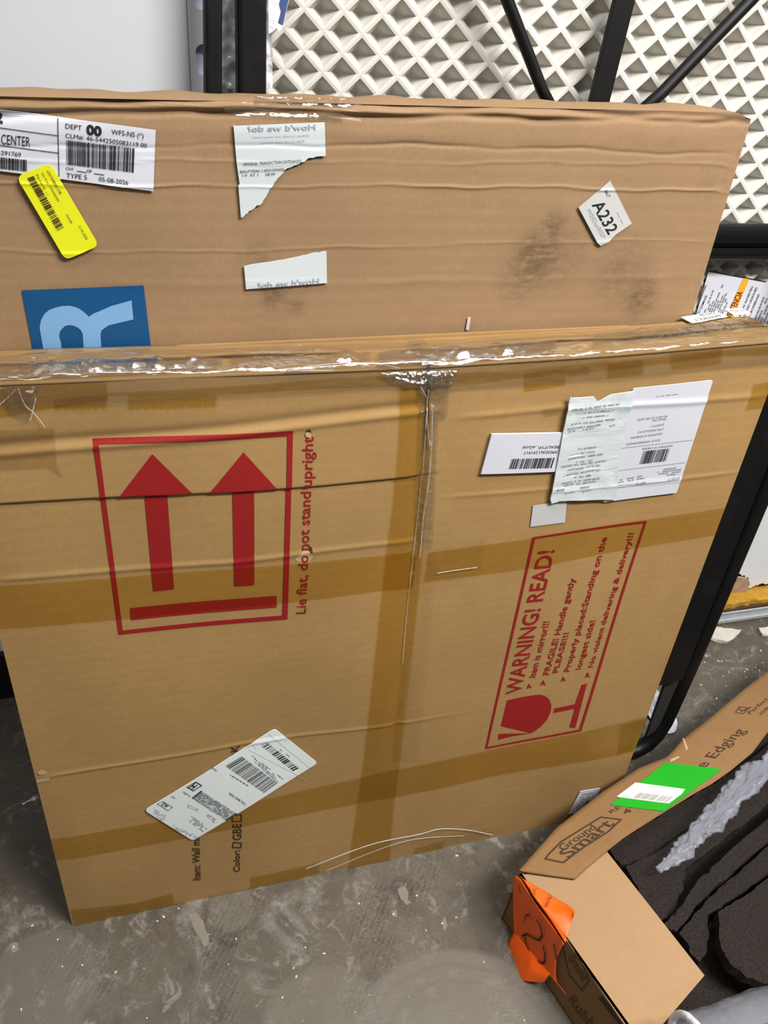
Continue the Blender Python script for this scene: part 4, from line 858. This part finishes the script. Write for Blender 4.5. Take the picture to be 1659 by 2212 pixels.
# warning sheet
ws = part(WFACE, 'warning_sheet', [[(0.8814, 0.8887), (0.9750, 0.8732), (0.9865, 0.8700), (1.0229, 0.8455), (1.0436, 0.7720), (0.8802, 0.7831)]], 'paper', .004, thick=.001, label='white warning sheet with an orange bar')
part(WFACE, 'orange_bar', [[(0.9377, 0.8795), (0.9473, 0.8778), (0.9381, 0.8140), (0.9258, 0.8156)]], 'orange_bar', .0045, ws, label='orange bar')
text_part(WFACE, 'lettering', [('ADVERTENCIA', (0.9351, 0.8140), (0.9434, 0.8601), (0.9255, 0.8162), .01), ('NO HACER CASO A ESTAS ADVERTEN', (0.9450, 0.7889), (0.9573, 0.8673), (0.9417, 0.7896), .005), ('PUEDE CAUSAR GRAVES LESIONES', (0.9526, 0.7886), (0.9644, 0.8660), (0.9493, 0.7894), .005),
    ('O DANOS A LA PROPIEDAD', (0.9622, 0.7916), (0.9712, 0.8571), (0.9589, 0.7924), .005), ('PROPERTY DAMAGE', (0.8817, 0.8167), (0.8894, 0.8566), (0.8786, 0.8174), .005), ('PERSONAL', (0.8807, 0.8481), (0.8842, 0.8706), (0.8776, 0.8488), .005)], 'ink', .0048, ws)
part(WFACE, 'rule_line', ribbon([(0.8815, 0.8884), (0.9748, 0.8736)], .0010), 'ink', .0048, ws)
print_part(WFACE, 'small_print', smudged([(0.8885, 0.8133), (0.8972, 0.8765), (0.9306, 0.8707), (0.9186, 0.8080)], 9, 81, .5, .85, .4) + smudged([(0.9724, 0.8012), (0.9789, 0.8627), (1.0128, 0.8521), (1.0042, 0.7936)], 6, 82, .5, .85, .3), 'ink_grey', .0048, ws)

# ================================================================== EDGING CARTON (low right)
EH = .135; E2 = Vector((.27, -.963, 0)).normalized(); E1 = Vector((.934, .358, 0)).normalized(); EO = Vector((.6275, -.1265, 0))
ec = thing('edging_carton', 'open torn kraft carton of rubber edging lying low on the floor', 'box', tuple(EO))
def loc(p): return Vector(p) - EO
EW, EL = .37, 1.05
def board(name, mat, corners, n, th=.004):
    bm = bmesh.new(); a = [bm.verts.new(loc(p)) for p in corners]; b = [bm.verts.new(loc(Vector(p) + Vector(n) * th)) for p in corners]
    bm.faces.new(a); bm.faces.new(b[::-1])
    for i in range(len(a)): bm.faces.new((a[i], b[i], b[i - 1], a[i - 1]))
    return obj(name, bm, mat, ec)
def c3(e1, e2, z): return EO + E1 * e1 + E2 * e2 + Vector((0, 0, z))
board('end_wall', 'card_edge', [c3(0, 0, 0), c3(0, EW, 0), c3(0, EW, EH), c3(0, 0, EH)], E1)
board('side_wall', 'card_edge', [c3(0, 0, 0), c3(EL, 0, 0), c3(EL, 0, EH), c3(0, 0, EH)], E2)
board('side_wall', 'card_edge', [c3(0, EW, 0), c3(EL, EW, 0), c3(EL, EW, EH), c3(0, EW, EH)], -E2)
board('end_wall', 'card_edge', [c3(EL, 0, 0), c3(EL, EW, 0), c3(EL, EW, EH), c3(EL, 0, EH)], -E1)
board('floor_board', 'card_edge', [c3(0, 0, .0005), c3(EL, 0, .0005), c3(EL, EW, .0005), c3(0, EW, .0005)], (0, 0, 1))
def prism(name, mat, poly, z_top, th, parent, org, sub=0, amp=0.0, sc=30, seed=0, tilt=None):
    bm = bmesh.new(); tz_ = tilt or (lambda x, y: z_top)
    bm.faces.new([bm.verts.new((x, y, 0)) for x, y in poly]); bmesh.ops.triangulate(bm, faces=bm.faces[:])
    if sub: bmesh.ops.subdivide_edges(bm, edges=bm.edges[:], cuts=sub, use_grid_fill=True); bmesh.ops.triangulate(bm, faces=bm.faces[:])
    r = bmesh.ops.extrude_face_region(bm, geom=bm.faces[:]); low = set(g for g in r['geom'] if isinstance(g, bmesh.types.BMVert))
    for v in bm.verts:
        z = tz_(v.co.x, v.co.y) - (th if v in low else 0)
        n = noise.noise_vector(Vector((v.co.x * sc, v.co.y * sc, seed + (3 if v in low else 0)))) * amp if amp else Vector()
        v.co = Vector((v.co.x, v.co.y, z)) + n - Vector(org)
    return obj(name, bm, mat, parent)
flap_poly = [(0.6278, -0.1294), (0.6489, -0.1579), (0.6599, -0.2152), (0.6574, -0.2296), (0.6671, -0.2668), (0.6855, -0.3386), (0.6932, -0.3678), (0.8220, -0.3095), (0.7946, -0.2057), (0.7719, -0.1205), (0.7191, -0.1182)]
prism('end_flap', 'card_flap', flap_poly, EH, .0035, ec, EO)
hinge = [(0.6253, -0.1247), (0.6470, -0.1116), (0.7093, -0.0735), (0.8100, -0.0310), (0.8926, -0.0029), (0.9497, 0.0064), (0.9734, 0.0192), (0.9863, 0.0270), (1.0071, 0.0371), (1.0568, 0.0567), (1.1298, 0.0886), (1.1690, 0.1067), (1.2476, 0.1398), (1.4064, 0.2021)]
cut = [(0.7027, -0.1524), (0.7366, -0.1370), (0.7681, -0.1241), (0.8042, -0.1100), (0.8588, -0.0928), (0.9062, -0.0785), (0.9608, -0.0631), (0.9979, -0.0544), (1.0432, -0.0398), (1.1005, -0.0167), (1.1620, 0.0190), (1.2886, 0.0794)]
def along(poly, k):
    ls = [0]
    for a, b in zip(poly, poly[1:]): ls.append(ls[-1] + math.dist(a, b))
    x = k * ls[-1]
    for i in range(len(poly) - 1):
        if x <= ls[i + 1] + 1e-9: return lerp(poly[i], poly[i + 1], (x - ls[i]) / max(1e-9, ls[i + 1] - ls[i]))
    return poly[-1]
def strip_z(x, y): return EH + .0065 + .0022 * math.sin(x * 13 + y * 4) + .0012 * math.sin(x * 31 - y * 17)
def strip_fn(u, v):
    p = lerp(along(hinge, u), along(cut, u), v)
    return tuple(loc((p[0], p[1], strip_z(p[0], p[1]))))
o = grid_obj('top_strip', 90, 10, strip_fn, 'card_edge', ec, flip=True)
m = o.modifiers.new('board', 'SOLIDIFY'); m.thickness = .0038; m.offset = -1
o['label'] = 'torn printed top strip of the carton'
STRIP = Face(ec, lambda x, y, of: loc((x, y, strip_z(x, y) + .0006 + of)))
for p in ([(0.9954, 0.0343), (0.9976, 0.0320), (0.9938, 0.0140), (0.9875, 0.0097), (0.9924, 0.0236)], [(0.9515, 0.0004), (0.9697, 0.0040), (0.9706, 0.0011), (0.9507, -0.0040)]): part(STRIP, 'torn_edge', [p], 'card_raw', 0, label='pale torn edge of the strip')
hexo = [(0.6685, -0.1163), (0.6791, -0.1092), (0.7060, -0.0950), (0.7343, -0.0858), (0.7858, -0.0701), (0.8184, -0.0815), (0.7868, -0.0967), (0.7372, -0.1122), (0.6955, -0.1280)]
part(STRIP, 'logo_outline', outline(hexo, inset(hexo, .0024)), 'ink_brown', 0, label='dark outline of the printed emblem')
text_part(STRIP, 'lettering', [('Ground', (0.7036, -0.1100), (0.7714, -0.0866), (0.6967, -0.1019), .01), ('Smart', (0.7069, -0.1223), (0.8027, -0.0861), (0.6931, -0.1114), .014),
    ("4'", (0.8266, -0.0761), (0.8460, -0.0705), (0.8213, -0.0694), .012), ('RE', (0.8051, -0.0693), (0.8255, -0.0630), (0.8019, -0.0646), .01),
    ('e Edging', (1.0002, -0.0271), (1.1158, 0.0247), (0.9837, -0.0194), .008), ('Perfect', (1.1471, 0.0544), (1.2057, 0.0795), (1.1434, 0.0601), .004), ('side of', (1.1663, 0.0497), (1.2213, 0.0735), (1.1635, 0.0553), .004)], 'ink_brown', 0, label='dark print GroundSmart and Edging')
ck = [(1.1362, 0.0737), (1.1534, 0.0674), (1.1334, 0.0569), (1.1189, 0.0627)]
part(STRIP, 'tick_box', outline(ck, inset(ck, .0014)), 'ink_brown', 0)
print_part(STRIP, 'tick_mark', ribbon([(1.1337, 0.0701), (1.1337, 0.0630), (1.1581, 0.0686)], .0022), 'ink_brown', 0)
gs = part(STRIP, 'green_sticker', [[(0.9403, -0.0037), (1.0267, -0.0359), (0.8911, -0.0821), (0.8105, -0.0559)]], 'green', .0012, thick=.001, label='bright green sticker')
gw = part(STRIP, 'white_label', [[(0.8695, -0.0280), (0.9501, -0.0566), (0.9057, -0.0721), (0.8259, -0.0452)]], 'cream_paper', .0022, gs, thick=.0008, label='white barcode label across the green')
# (its barcode is part of the label's own sheet)
bq = bars([(0.8663, -0.0459), (0.9217, -0.0638), (0.9058, -0.0705), (0.8520, -0.0521)], 34, 91)
print_part(STRIP, 'barcode', bq, 'ink_grey', .0026, gs)
# print on the near end wall
ENX = E2.cross(Vector((0, 0, 1))) ; ENX = ENX if ENX.dot(E1) < 0 else -ENX
ENDF = Face(ec, lambda e, z, of: E2 * e + ENX * (of + .0002) + Vector((0, 0, z)))
he = [(0.0842, 0.1398), (0.1070, 0.1439), (0.1401, 0.1359), (0.1572, 0.1229), (0.1557, 0.0858), (0.1287, 0.0806)]
part(ENDF, 'logo_outline', outline(he, inset(he, .003)), 'ink_dim', .0006)
text_part(ENDF, 'lettering', [('Ground', (0.1163, 0.1087), (0.1482, 0.1052), (0.1213, 0.1312), .01), ('Rubber', (0.1451, 0.0316), (0.2089, 0.0451), (0.1485, 0.0593), .015), ('A', (0.0151, 0.0358), (0.0257, 0.0384), (0.0168, 0.0481), .03)], 'ink_dim', .0006, label='dim print on the end wall')
part(ENDF, 'print_bar', [[(0.1765, 0.1155), (0.1792, 0.1266), (0.2172, 0.1356), (0.2287, 0.1343), (0.2239, 0.1216)]], 'ink_brown', .0008)
# orange sticker folded over the end wall, peeling at two corners
def patch(name, rows, mat, parent, n=10, label=None):
    """smooth sheet through rows of 3-D points"""
    rows = [[Vector(p) for p in r] for r in rows]
    def samp(r, u):
        x = u * (len(r) - 1); i = min(int(x), len(r) - 2); k = x - i
        p0, p1, p2, p3 = r[max(i - 1, 0)], r[i], r[i + 1], r[min(i + 2, len(r) - 1)]
        return .5 * ((2 * p1) + (p2 - p0) * k + (2 * p0 - 5 * p1 + 4 * p2 - p3) * k * k + (3 * p1 - p0 - 3 * p2 + p3) * k ** 3)
    o = grid_obj(name, n, n, lambda u, v: tuple(loc(samp([samp(r, u) for r in rows], v))), mat, parent)
    m = o.modifiers.new('sheet', 'SOLIDIFY'); m.thickness = .0006
    return tag(o, label) if label else o
def eP(q, of): return EO + E2 * q[0] + ENX * of + Vector((0, 0, q[1]))
def zP(q, z): return Vector((q[0], q[1], z))
e_ = [(-0.0037, 0.1231), (0.0064, 0.1354), (0.0472, 0.1305), (0.0776, 0.1335), (0.1044, 0.1301), (0.0153, 0.0629), (0.0325, 0.0214), (0.0758, 0.0338), (0.1091, 0.0440), (0.1421, 0.0503)]
t_ = [(0.6287, -0.1349), (0.6465, -0.1524), (0.6596, -0.1667), (0.6331, -0.1583), (0.6490, -0.1869), (0.6725, -0.1855), (0.6415, -0.1878), (0.6501, -0.2077), (0.6753, -0.1978), (0.6470, -0.2145), (0.6517, -0.2299), (0.6685, -0.2092)]
osx = patch('orange_sticker', [[eP(e_[1], .003), eP(e_[2], .003), eP(e_[3], .003), eP(e_[4], .003)],
                               [eP(e_[0], .004), eP(lerp(e_[5], e_[2], .5), .004), eP(lerp(e_[7], e_[3], .5), .004), eP(lerp(e_[8], e_[4], .5), .004)],
                               [eP(e_[5], .005), eP(lerp(e_[6], e_[7], .3), .005), eP(e_[7], .005), eP(lerp(e_[8], e_[9], .4), .005)],
                               [eP(e_[6], .006), eP(lerp(e_[6], e_[7], .6), .006), eP(e_[8], .006), eP(e_[9], .006)]], 'orange', ec, 14, 'orange sticker folded over the corner')
patch('sticker_corner', [[zP(t_[0], .1385), zP(lerp(t_[0], t_[9], .33), .1385), zP(lerp(t_[0], t_[10], .7), .1385), zP(t_[10], .1385)],
                         [zP(t_[1], .139), zP(t_[3], .140), zP(t_[7], .142), zP(lerp(t_[10], t_[11], .3), .142)],
                         [zP(t_[2], .140), zP(t_[4], .143), zP(lerp(t_[7], t_[8], .5), .147), zP(t_[11], .148)],
                         [zP(lerp(t_[2], t_[5], .3), .141), zP(t_[5], .146), zP(t_[8], .154), zP(lerp(t_[8], t_[11], .6), .157)]], 'orange', osx, 14, 'peeling upper half of the orange sticker')
f_ = [(0.0325, 0.0214), (0.0758, 0.0338), (0.1091, 0.0440), (0.0380, -0.0194), (0.0699, -0.0191), (0.1036, 0.0156), (0.1100, 0.0270)]
patch('sticker_corner', [[eP(f_[0], .006), eP(lerp(f_[0], f_[1], .6), .006), eP(f_[1], .006), eP(f_[2], .006)],
                         [eP(lerp(f_[0], f_[3], .5), .014), eP(lerp(f_[1], f_[4], .35), .018), eP(lerp(f_[1], f_[5], .4), .018), eP(lerp(f_[2], f_[6], .4), .010)],
                         [eP(f_[3], .017), eP(f_[4], .030), eP(lerp(f_[4], f_[5], .6), .026), eP(f_[6], .012)]], 'orange', osx, 14, 'peeling lower corner of the orange sticker')
OSF = Face(ec, lambda e, z, of: E2 * e + ENX * (of + .0072) + Vector((0, 0, z)))
for hw in (ribbon([(0.0570, 0.1114), (0.0663, 0.1084), (0.0735, 0.0969), (0.0739, 0.0814), (0.0662, 0.0702), (0.0519, 0.0560), (0.0473, 0.0406)], .003), ribbon([(0.0817, 0.0798), (0.0893, 0.0702), (0.0946, 0.0525), (0.0917, 0.0431), (0.0838, 0.0354), (0.0715, 0.0276), (0.0577, 0.0359), (0.0515, 0.0445)], .003), ribbon([(0.0415, 0.0768), (0.0388, 0.0876), (0.0421, 0.0998), (0.0489, 0.0986)], .0018)): print_part(OSF, 'handwriting', hw, 'ink_brown', 0, osx)
print_part(OSF, 'small_print', smudged([(0.0932, 0.1153), (0.1110, 0.0912), (0.1079, 0.0861), (0.0933, 0.1097)], 1, 95, .9, 1, .1) + smudged([(0.0102, 0.1272), (0.0193, 0.1162), (0.0162, 0.1160), (0.0089, 0.1248)], 1, 96, .9, 1, .1), 'ink_brown', 0, osx)
TPF = Face(ec, lambda x, y, of: loc((x, y, .1475 + of)))
text_part(TPF, 'lettering', [('Area', (0.6532, -0.1677), (0.6410, -0.1815), (0.6571, -0.1712), .01), ('Type', (0.6372, -0.1528), (0.6304, -0.1634), (0.6403, -0.1555), .01)], 'ink_brown', 0, osx)

# ================================================================== RUBBER EDGING STRIPS inside
RB = [([(0.8061, -0.0955), (0.8913, -0.0684), (0.9981, -0.0373), (1.0889, -0.0119), (1.2469, 0.0435), (1.2336, -0.0139), (1.0243, -0.0807), (0.8999, -0.1121), (0.8346, -0.1277), (0.8112, -0.1227)], .082, 'dark brown rubber strip deep under the printed carton strip'),
      ([(0.8064, -0.1363), (0.8676, -0.1252), (1.0172, -0.0773), (1.2115, -0.0151), (1.1827, -0.0652), (1.0500, -0.1075), (0.9495, -0.1409), (0.8952, -0.1611), (0.8733, -0.1890), (0.8383, -0.2181), (0.8143, -0.2223), (0.8090, -0.1926)], .104, 'dark brown rubber strip with a rounded end under the crumpled plastic'),
      ([(0.8040, -0.2340), (0.8359, -0.2212), (0.8947, -0.1869), (0.9504, -0.1637), (1.1546, -0.0870), (1.1396, -0.1241), (0.9723, -0.1802), (0.8860, -0.2131), (0.8205, -0.2467)], .126, 'narrow dark brown rubber strip in the middle of the carton'),
      ([(0.8357, -0.2429), (0.9039, -0.2091), (0.9896, -0.1768), (1.1567, -0.1227), (1.1363, -0.1660), (1.0005, -0.2020), (0.9208, -0.2225), (0.8945, -0.2284), (0.8590, -0.2764), (0.8414, -0.2850)], .104, 'dark brown rubber strip with a stepped corner beside the pale flap'),
      ([(0.8963, -0.2357), (0.9816, -0.2141), (1.1293, -0.1768), (1.0750, -0.2951), (0.9293, -0.3498), (0.8825, -0.3214), (0.8707, -0.3006), (0.8727, -0.2762)], .126, 'broad dark brown rubber strip beside the clear bag')]
for i, (poly, zt_, lab_) in enumerate(RB):
    e1 = [(p[0] - EO.x) * E1.x + (p[1] - EO.y) * E1.y for p in poly]; far = max(e1) - .10
    poly = [tuple(Vector(p) + E1.xy * min(.24, max(0, EL - .06 - k))) if k > far else p for p, k in zip(poly, e1)]      # they run on towards the far end
    c = (sum(p[0] for p in poly) / len(poly), sum(p[1] for p in poly) / len(poly), zt_ - .03)
    o = prism('rubber_strip', 'rubber', ragged(poly + [poly[0]], .003, 40 + i, 5)[:-1], zt_, .018, None, c, 2, .0022, 80, i)
    o.location = c; tag(o, lab_, 'rubber strip', 'rubber edging strips in the open carton')
# heap of edging beneath
o = prism('rubber_layer', 'rubber', [tuple((EO + E1 * a + E2 * b)[:2]) for a, b in ((.01, .01), (EL - .01, .01), (EL - .01, EW - .01), (.01, EW - .01))], .060, .054, None, (.9, -.05, .006), 4, .001, 60, 9)
o.location = (.9, -.05, .006); tag(o, 'bottom layer of dark rubber edging filling the open carton', 'rubber strip')

# crumpled clear plastic lying along the rubber
cl = [(0.8351, -0.1642), (0.8602, -0.1565), (0.8858, -0.1472), (0.9234, -0.1262), (0.9635, -0.1094), (1.0159, -0.0824), (1.0729, -0.0579), (1.1248, -0.0368), (1.2246, 0.0004)]
rad = [.006, .009, .016, .014, .018, .016, .019, .017, .015]
cen = Vector((*cl[3], .14))
def rope(u, v):
    x = u * (len(cl) - 1); i = min(int(x), len(cl) - 2); k = x - i
    p = lerp(cl[i], cl[i + 1], k); r = rad[i] + (rad[i + 1] - rad[i]) * k
    d = Vector((cl[i + 1][0] - cl[i][0], cl[i + 1][1] - cl[i][1])).normalized(); nrm = Vector((-d.y, d.x)); a = 2 * math.pi * v
    tw = a + u * 9
    rr = r * (.62 + .55 * abs(noise.noise(Vector((u * 7, math.cos(tw) * 2.4, math.sin(tw) * 2.4)))) * 1.6 + .40 * noise.noise(Vector((u * 19, math.cos(a) * 2.2, math.sin(a) * 2.2))) + .10 * noise.noise(Vector((u * 45, math.cos(a) * 5, math.sin(a) * 5))))
    q = Vector((p[0] + nrm.x * rr * math.cos(a), p[1] + nrm.y * rr * math.cos(a), .136 + rr * .62 * math.sin(a)))
    return tuple(q - cen)
o = grid_obj('crumpled_plastic', 200, 40, rope, 'poly_rope', None)
o.location = cen; tag(o, 'crumpled length of clear plastic lying on the rubber strips', 'plastic')

# clear bag roll at the lower right corner
ax0, ax1 = (0.7222, -0.4101), (0.9273, -0.4046)
bagc = Vector((*ax0, .20)); bd = Vector((ax1[0] - ax0[0], ax1[1] - ax0[1], 0)); bn = Vector((-bd.y, bd.x, 0)).normalized()
bg = thing('clear_bag', 'rolled clear plastic bag with a thick rim at the lower right corner', 'bag', tuple(bagc))
def bag(u, v):
    a = math.pi * (-.35 + 1.75 * v); r = .050 * (1 + .10 * noise.noise(Vector((u * 5, v * 4, 1))) + .05 * abs(noise.noise(Vector((u * 22, v * 14, 5)))))
    p = bd * u * 1.5 + bn * r * math.cos(a) + Vector((0, 0, r * .95 * math.sin(a)))
    return tuple(p)
grid_obj('bag_sheet', 110, 70, bag, 'poly_bag', bg)
bm = bmesh.new(); sweep(bm, [bag(.0, v / 40) for v in range(41)], .0045, 10); obj('bag_rim', bm, 'poly_thick', bg, True)

# ================================================================== SMALL THINGS ON THE FLOOR
spill('insulation', 'insul', [(1.3929, 0.4465), (1.4532, 0.4460), (1.5248, 0.4563), (1.5781, 0.4573), (1.5449, 0.4128), (1.4797, 0.4113), (1.4307, 0.4133), (1.3654, 0.4122)], .016, 21, .004)
spill('dark_patch', 'card_dark', [(1.3764, 0.4251), (1.4478, 0.4284), (1.5718, 0.4391), (1.5472, 0.4061), (1.4311, 0.4042), (1.3553, 0.4022)], .004, 23, .002)  # thin dark brown sheet in front of the insulation
def chunk(name, poly, th, mat, label, cat, seed, amp=.003):
    c = (sum(p[0] for p in poly) / len(poly), sum(p[1] for p in poly) / len(poly), 0)
    o = prism(name, mat, ragged(poly + [poly[0]], .004, seed, 3)[:-1], th, th, None, c, 1, amp, 60, seed); o.location = c
    zmin = min((v.co.z for v in o.data.vertices)); o.location.z = -zmin + .0004
    return tag(o, label, cat)
chunk('plaster_chunk', [(1.2984, 0.3386), (1.3339, 0.3601), (1.3864, 0.3428), (1.3654, 0.3298), (1.3295, 0.3156), (1.3144, 0.3250)], .008, 'plaster', 'pale broken plaster chunk in front of the metal track', 'plaster', 3)
chunk('plaster_chunk', [(1.4325, 0.3405), (1.4722, 0.3423), (1.4539, 0.3173), (1.4288, 0.3217)], .008, 'plaster', 'smaller broken plaster chunk at the right end of the metal track', 'plaster', 7)
chunk('plaster_chunk', [(1.2365, 0.3465), (1.2637, 0.3527), (1.2609, 0.3369), (1.2374, 0.3329)], .010, 'plaster', 'small plaster lump beside the frame leg', 'plaster', 9)
# white plastic packaging behind the frame's bent corner
pk = [(1.1262, 0.2337), (1.1310, 0.2162), (1.0868, 0.1559), (1.0640, 0.1277), (1.0412, 0.1236), (1.0457, 0.1528), (1.0781, 0.1912)]
pcen = Vector((sum(p[0] for p in pk) / 7, sum(p[1] for p in pk) / 7, 0))
def pack(u, v):
    a = 2 * math.pi * u; r = v
    x = pcen.x + (.030 * math.cos(a) + .004 * noise.noise(Vector((a, 0, 2)))) * r; y = pcen.y + .065 * math.sin(a) * r + .02
    z = .004 + .030 * (1 - r) + .012 * abs(noise.noise(Vector((x * 60, y * 60, 3))))
    return (x - pcen.x, y - pcen.y, z)
pkt = thing('plastic_packet', 'white crumpled plastic packet behind the bent frame leg', 'plastic', tuple(pcen))
grid_obj('packet_film', 40, 14, pack, 'paper', pkt, smooth=False)
part(Face(pkt, lambda s, t, of: Vector((s - pcen.x, t - pcen.y, .046 + of))), 'printed_mark', [[(1.0346, 0.1402), (1.0545, 0.1537), (1.0379, 0.1268), (1.0260, 0.1269)]], 'ink', 0)
# plaster crumbs: too many and too fine to count
r = random.Random(12); bm = bmesh.new()
spots = [(x, y) for x, y in [(0.5339, -0.1151), (0.5579, -0.1111), (0.0146, -0.0592), (-0.0778, -0.0137), (0.4164, -0.0585), (0.5079, -0.0659), (0.2806, -0.1629), (0.3043, -0.1405), (0.6729, -0.0866), (-0.0548, 0.0113), (0.0591, -0.0787), (0.1187, -0.0201), (0.5064, -0.1195), (0.4646, -0.0856), (0.5773, -0.0994), (1.0656, 0.1167), (0.6278, -0.1393), (0.3494, -0.1184)]]
for k in range(300):
    if k < len(spots): x, y = spots[k]; sz = .0015
    elif k < 150: x, y = 1.15 + r.random() * .6, .18 + r.random() * .18; sz = .0006 + r.random() * .0016
    else: x, y = -.5 + r.random() * 1.6, -.35 + r.random() * .36; sz = .0004 + r.random() ** 3 * .0014
    if -.02 < x < .95 and y > -.006: continue
    if 0 < (Vector((x, y, 0)) - EO).dot(E1) and (Vector((x, y, 0)) - EO).dot(E2) > -.01 and y < .2 and x > .6: continue
    det = E1.x * E2.y - E1.y * E2.x; dx, dy = x - EO.x, y - EO.y
    if y > .30 or (-.05 < (dx * E2.y - dy * E2.x) / det < EL + .05 and -.05 < (E1.x * dy - E1.y * dx) / det < EW + .05): continue
    mtx = Matrix.Translation((x, y, sz * .45)) @ Matrix.Rotation(r.random() * 6, 4, 'Z') @ Matrix.Diagonal((sz * (1 + r.random()), sz, sz * .5, 1))
    bmesh.ops.create_icosphere(bm, subdivisions=1, radius=1, matrix=mtx)
tag(obj('plaster_crumbs', bm, 'plaster'), 'scattered pale plaster crumbs on the concrete floor', kind='stuff')
# flat smears of dried plaster on the floor
fl = bpy.data.objects['floor']
for i, (poly) in enumerate(([(0.4805, -0.0503), (0.4940, -0.0457), (0.4961, -0.0597), (0.4918, -0.0691), (0.4987, -0.0765), (0.4880, -0.0770), (0.4819, -0.0669)], [(0.4624, -0.0830), (0.4709, -0.0791), (0.4693, -0.0902), (0.4619, -0.0900)], [(0.5339, -0.1129), (0.5407, -0.1059), (0.5405, -0.1200), (0.5323, -0.1266)], [(0.1621, -0.0193), (0.1756, -0.0202), (0.1844, -0.0346), (0.1891, -0.0694), (0.1811, -0.0709), (0.1701, -0.0451)], [(0.6552, -0.0805), (0.6773, -0.0798), (0.6641, -0.0923), (0.6524, -0.0935)], [(-0.0843, -0.0084), (-0.0746, -0.0080), (-0.0689, -0.0196), (-0.0797, -0.0210)])):
    prism('plaster_smear', 'smear', ragged(poly + [poly[0]], .003, i, 3)[:-1], .0008, .0010, fl, (0, 0, 0))
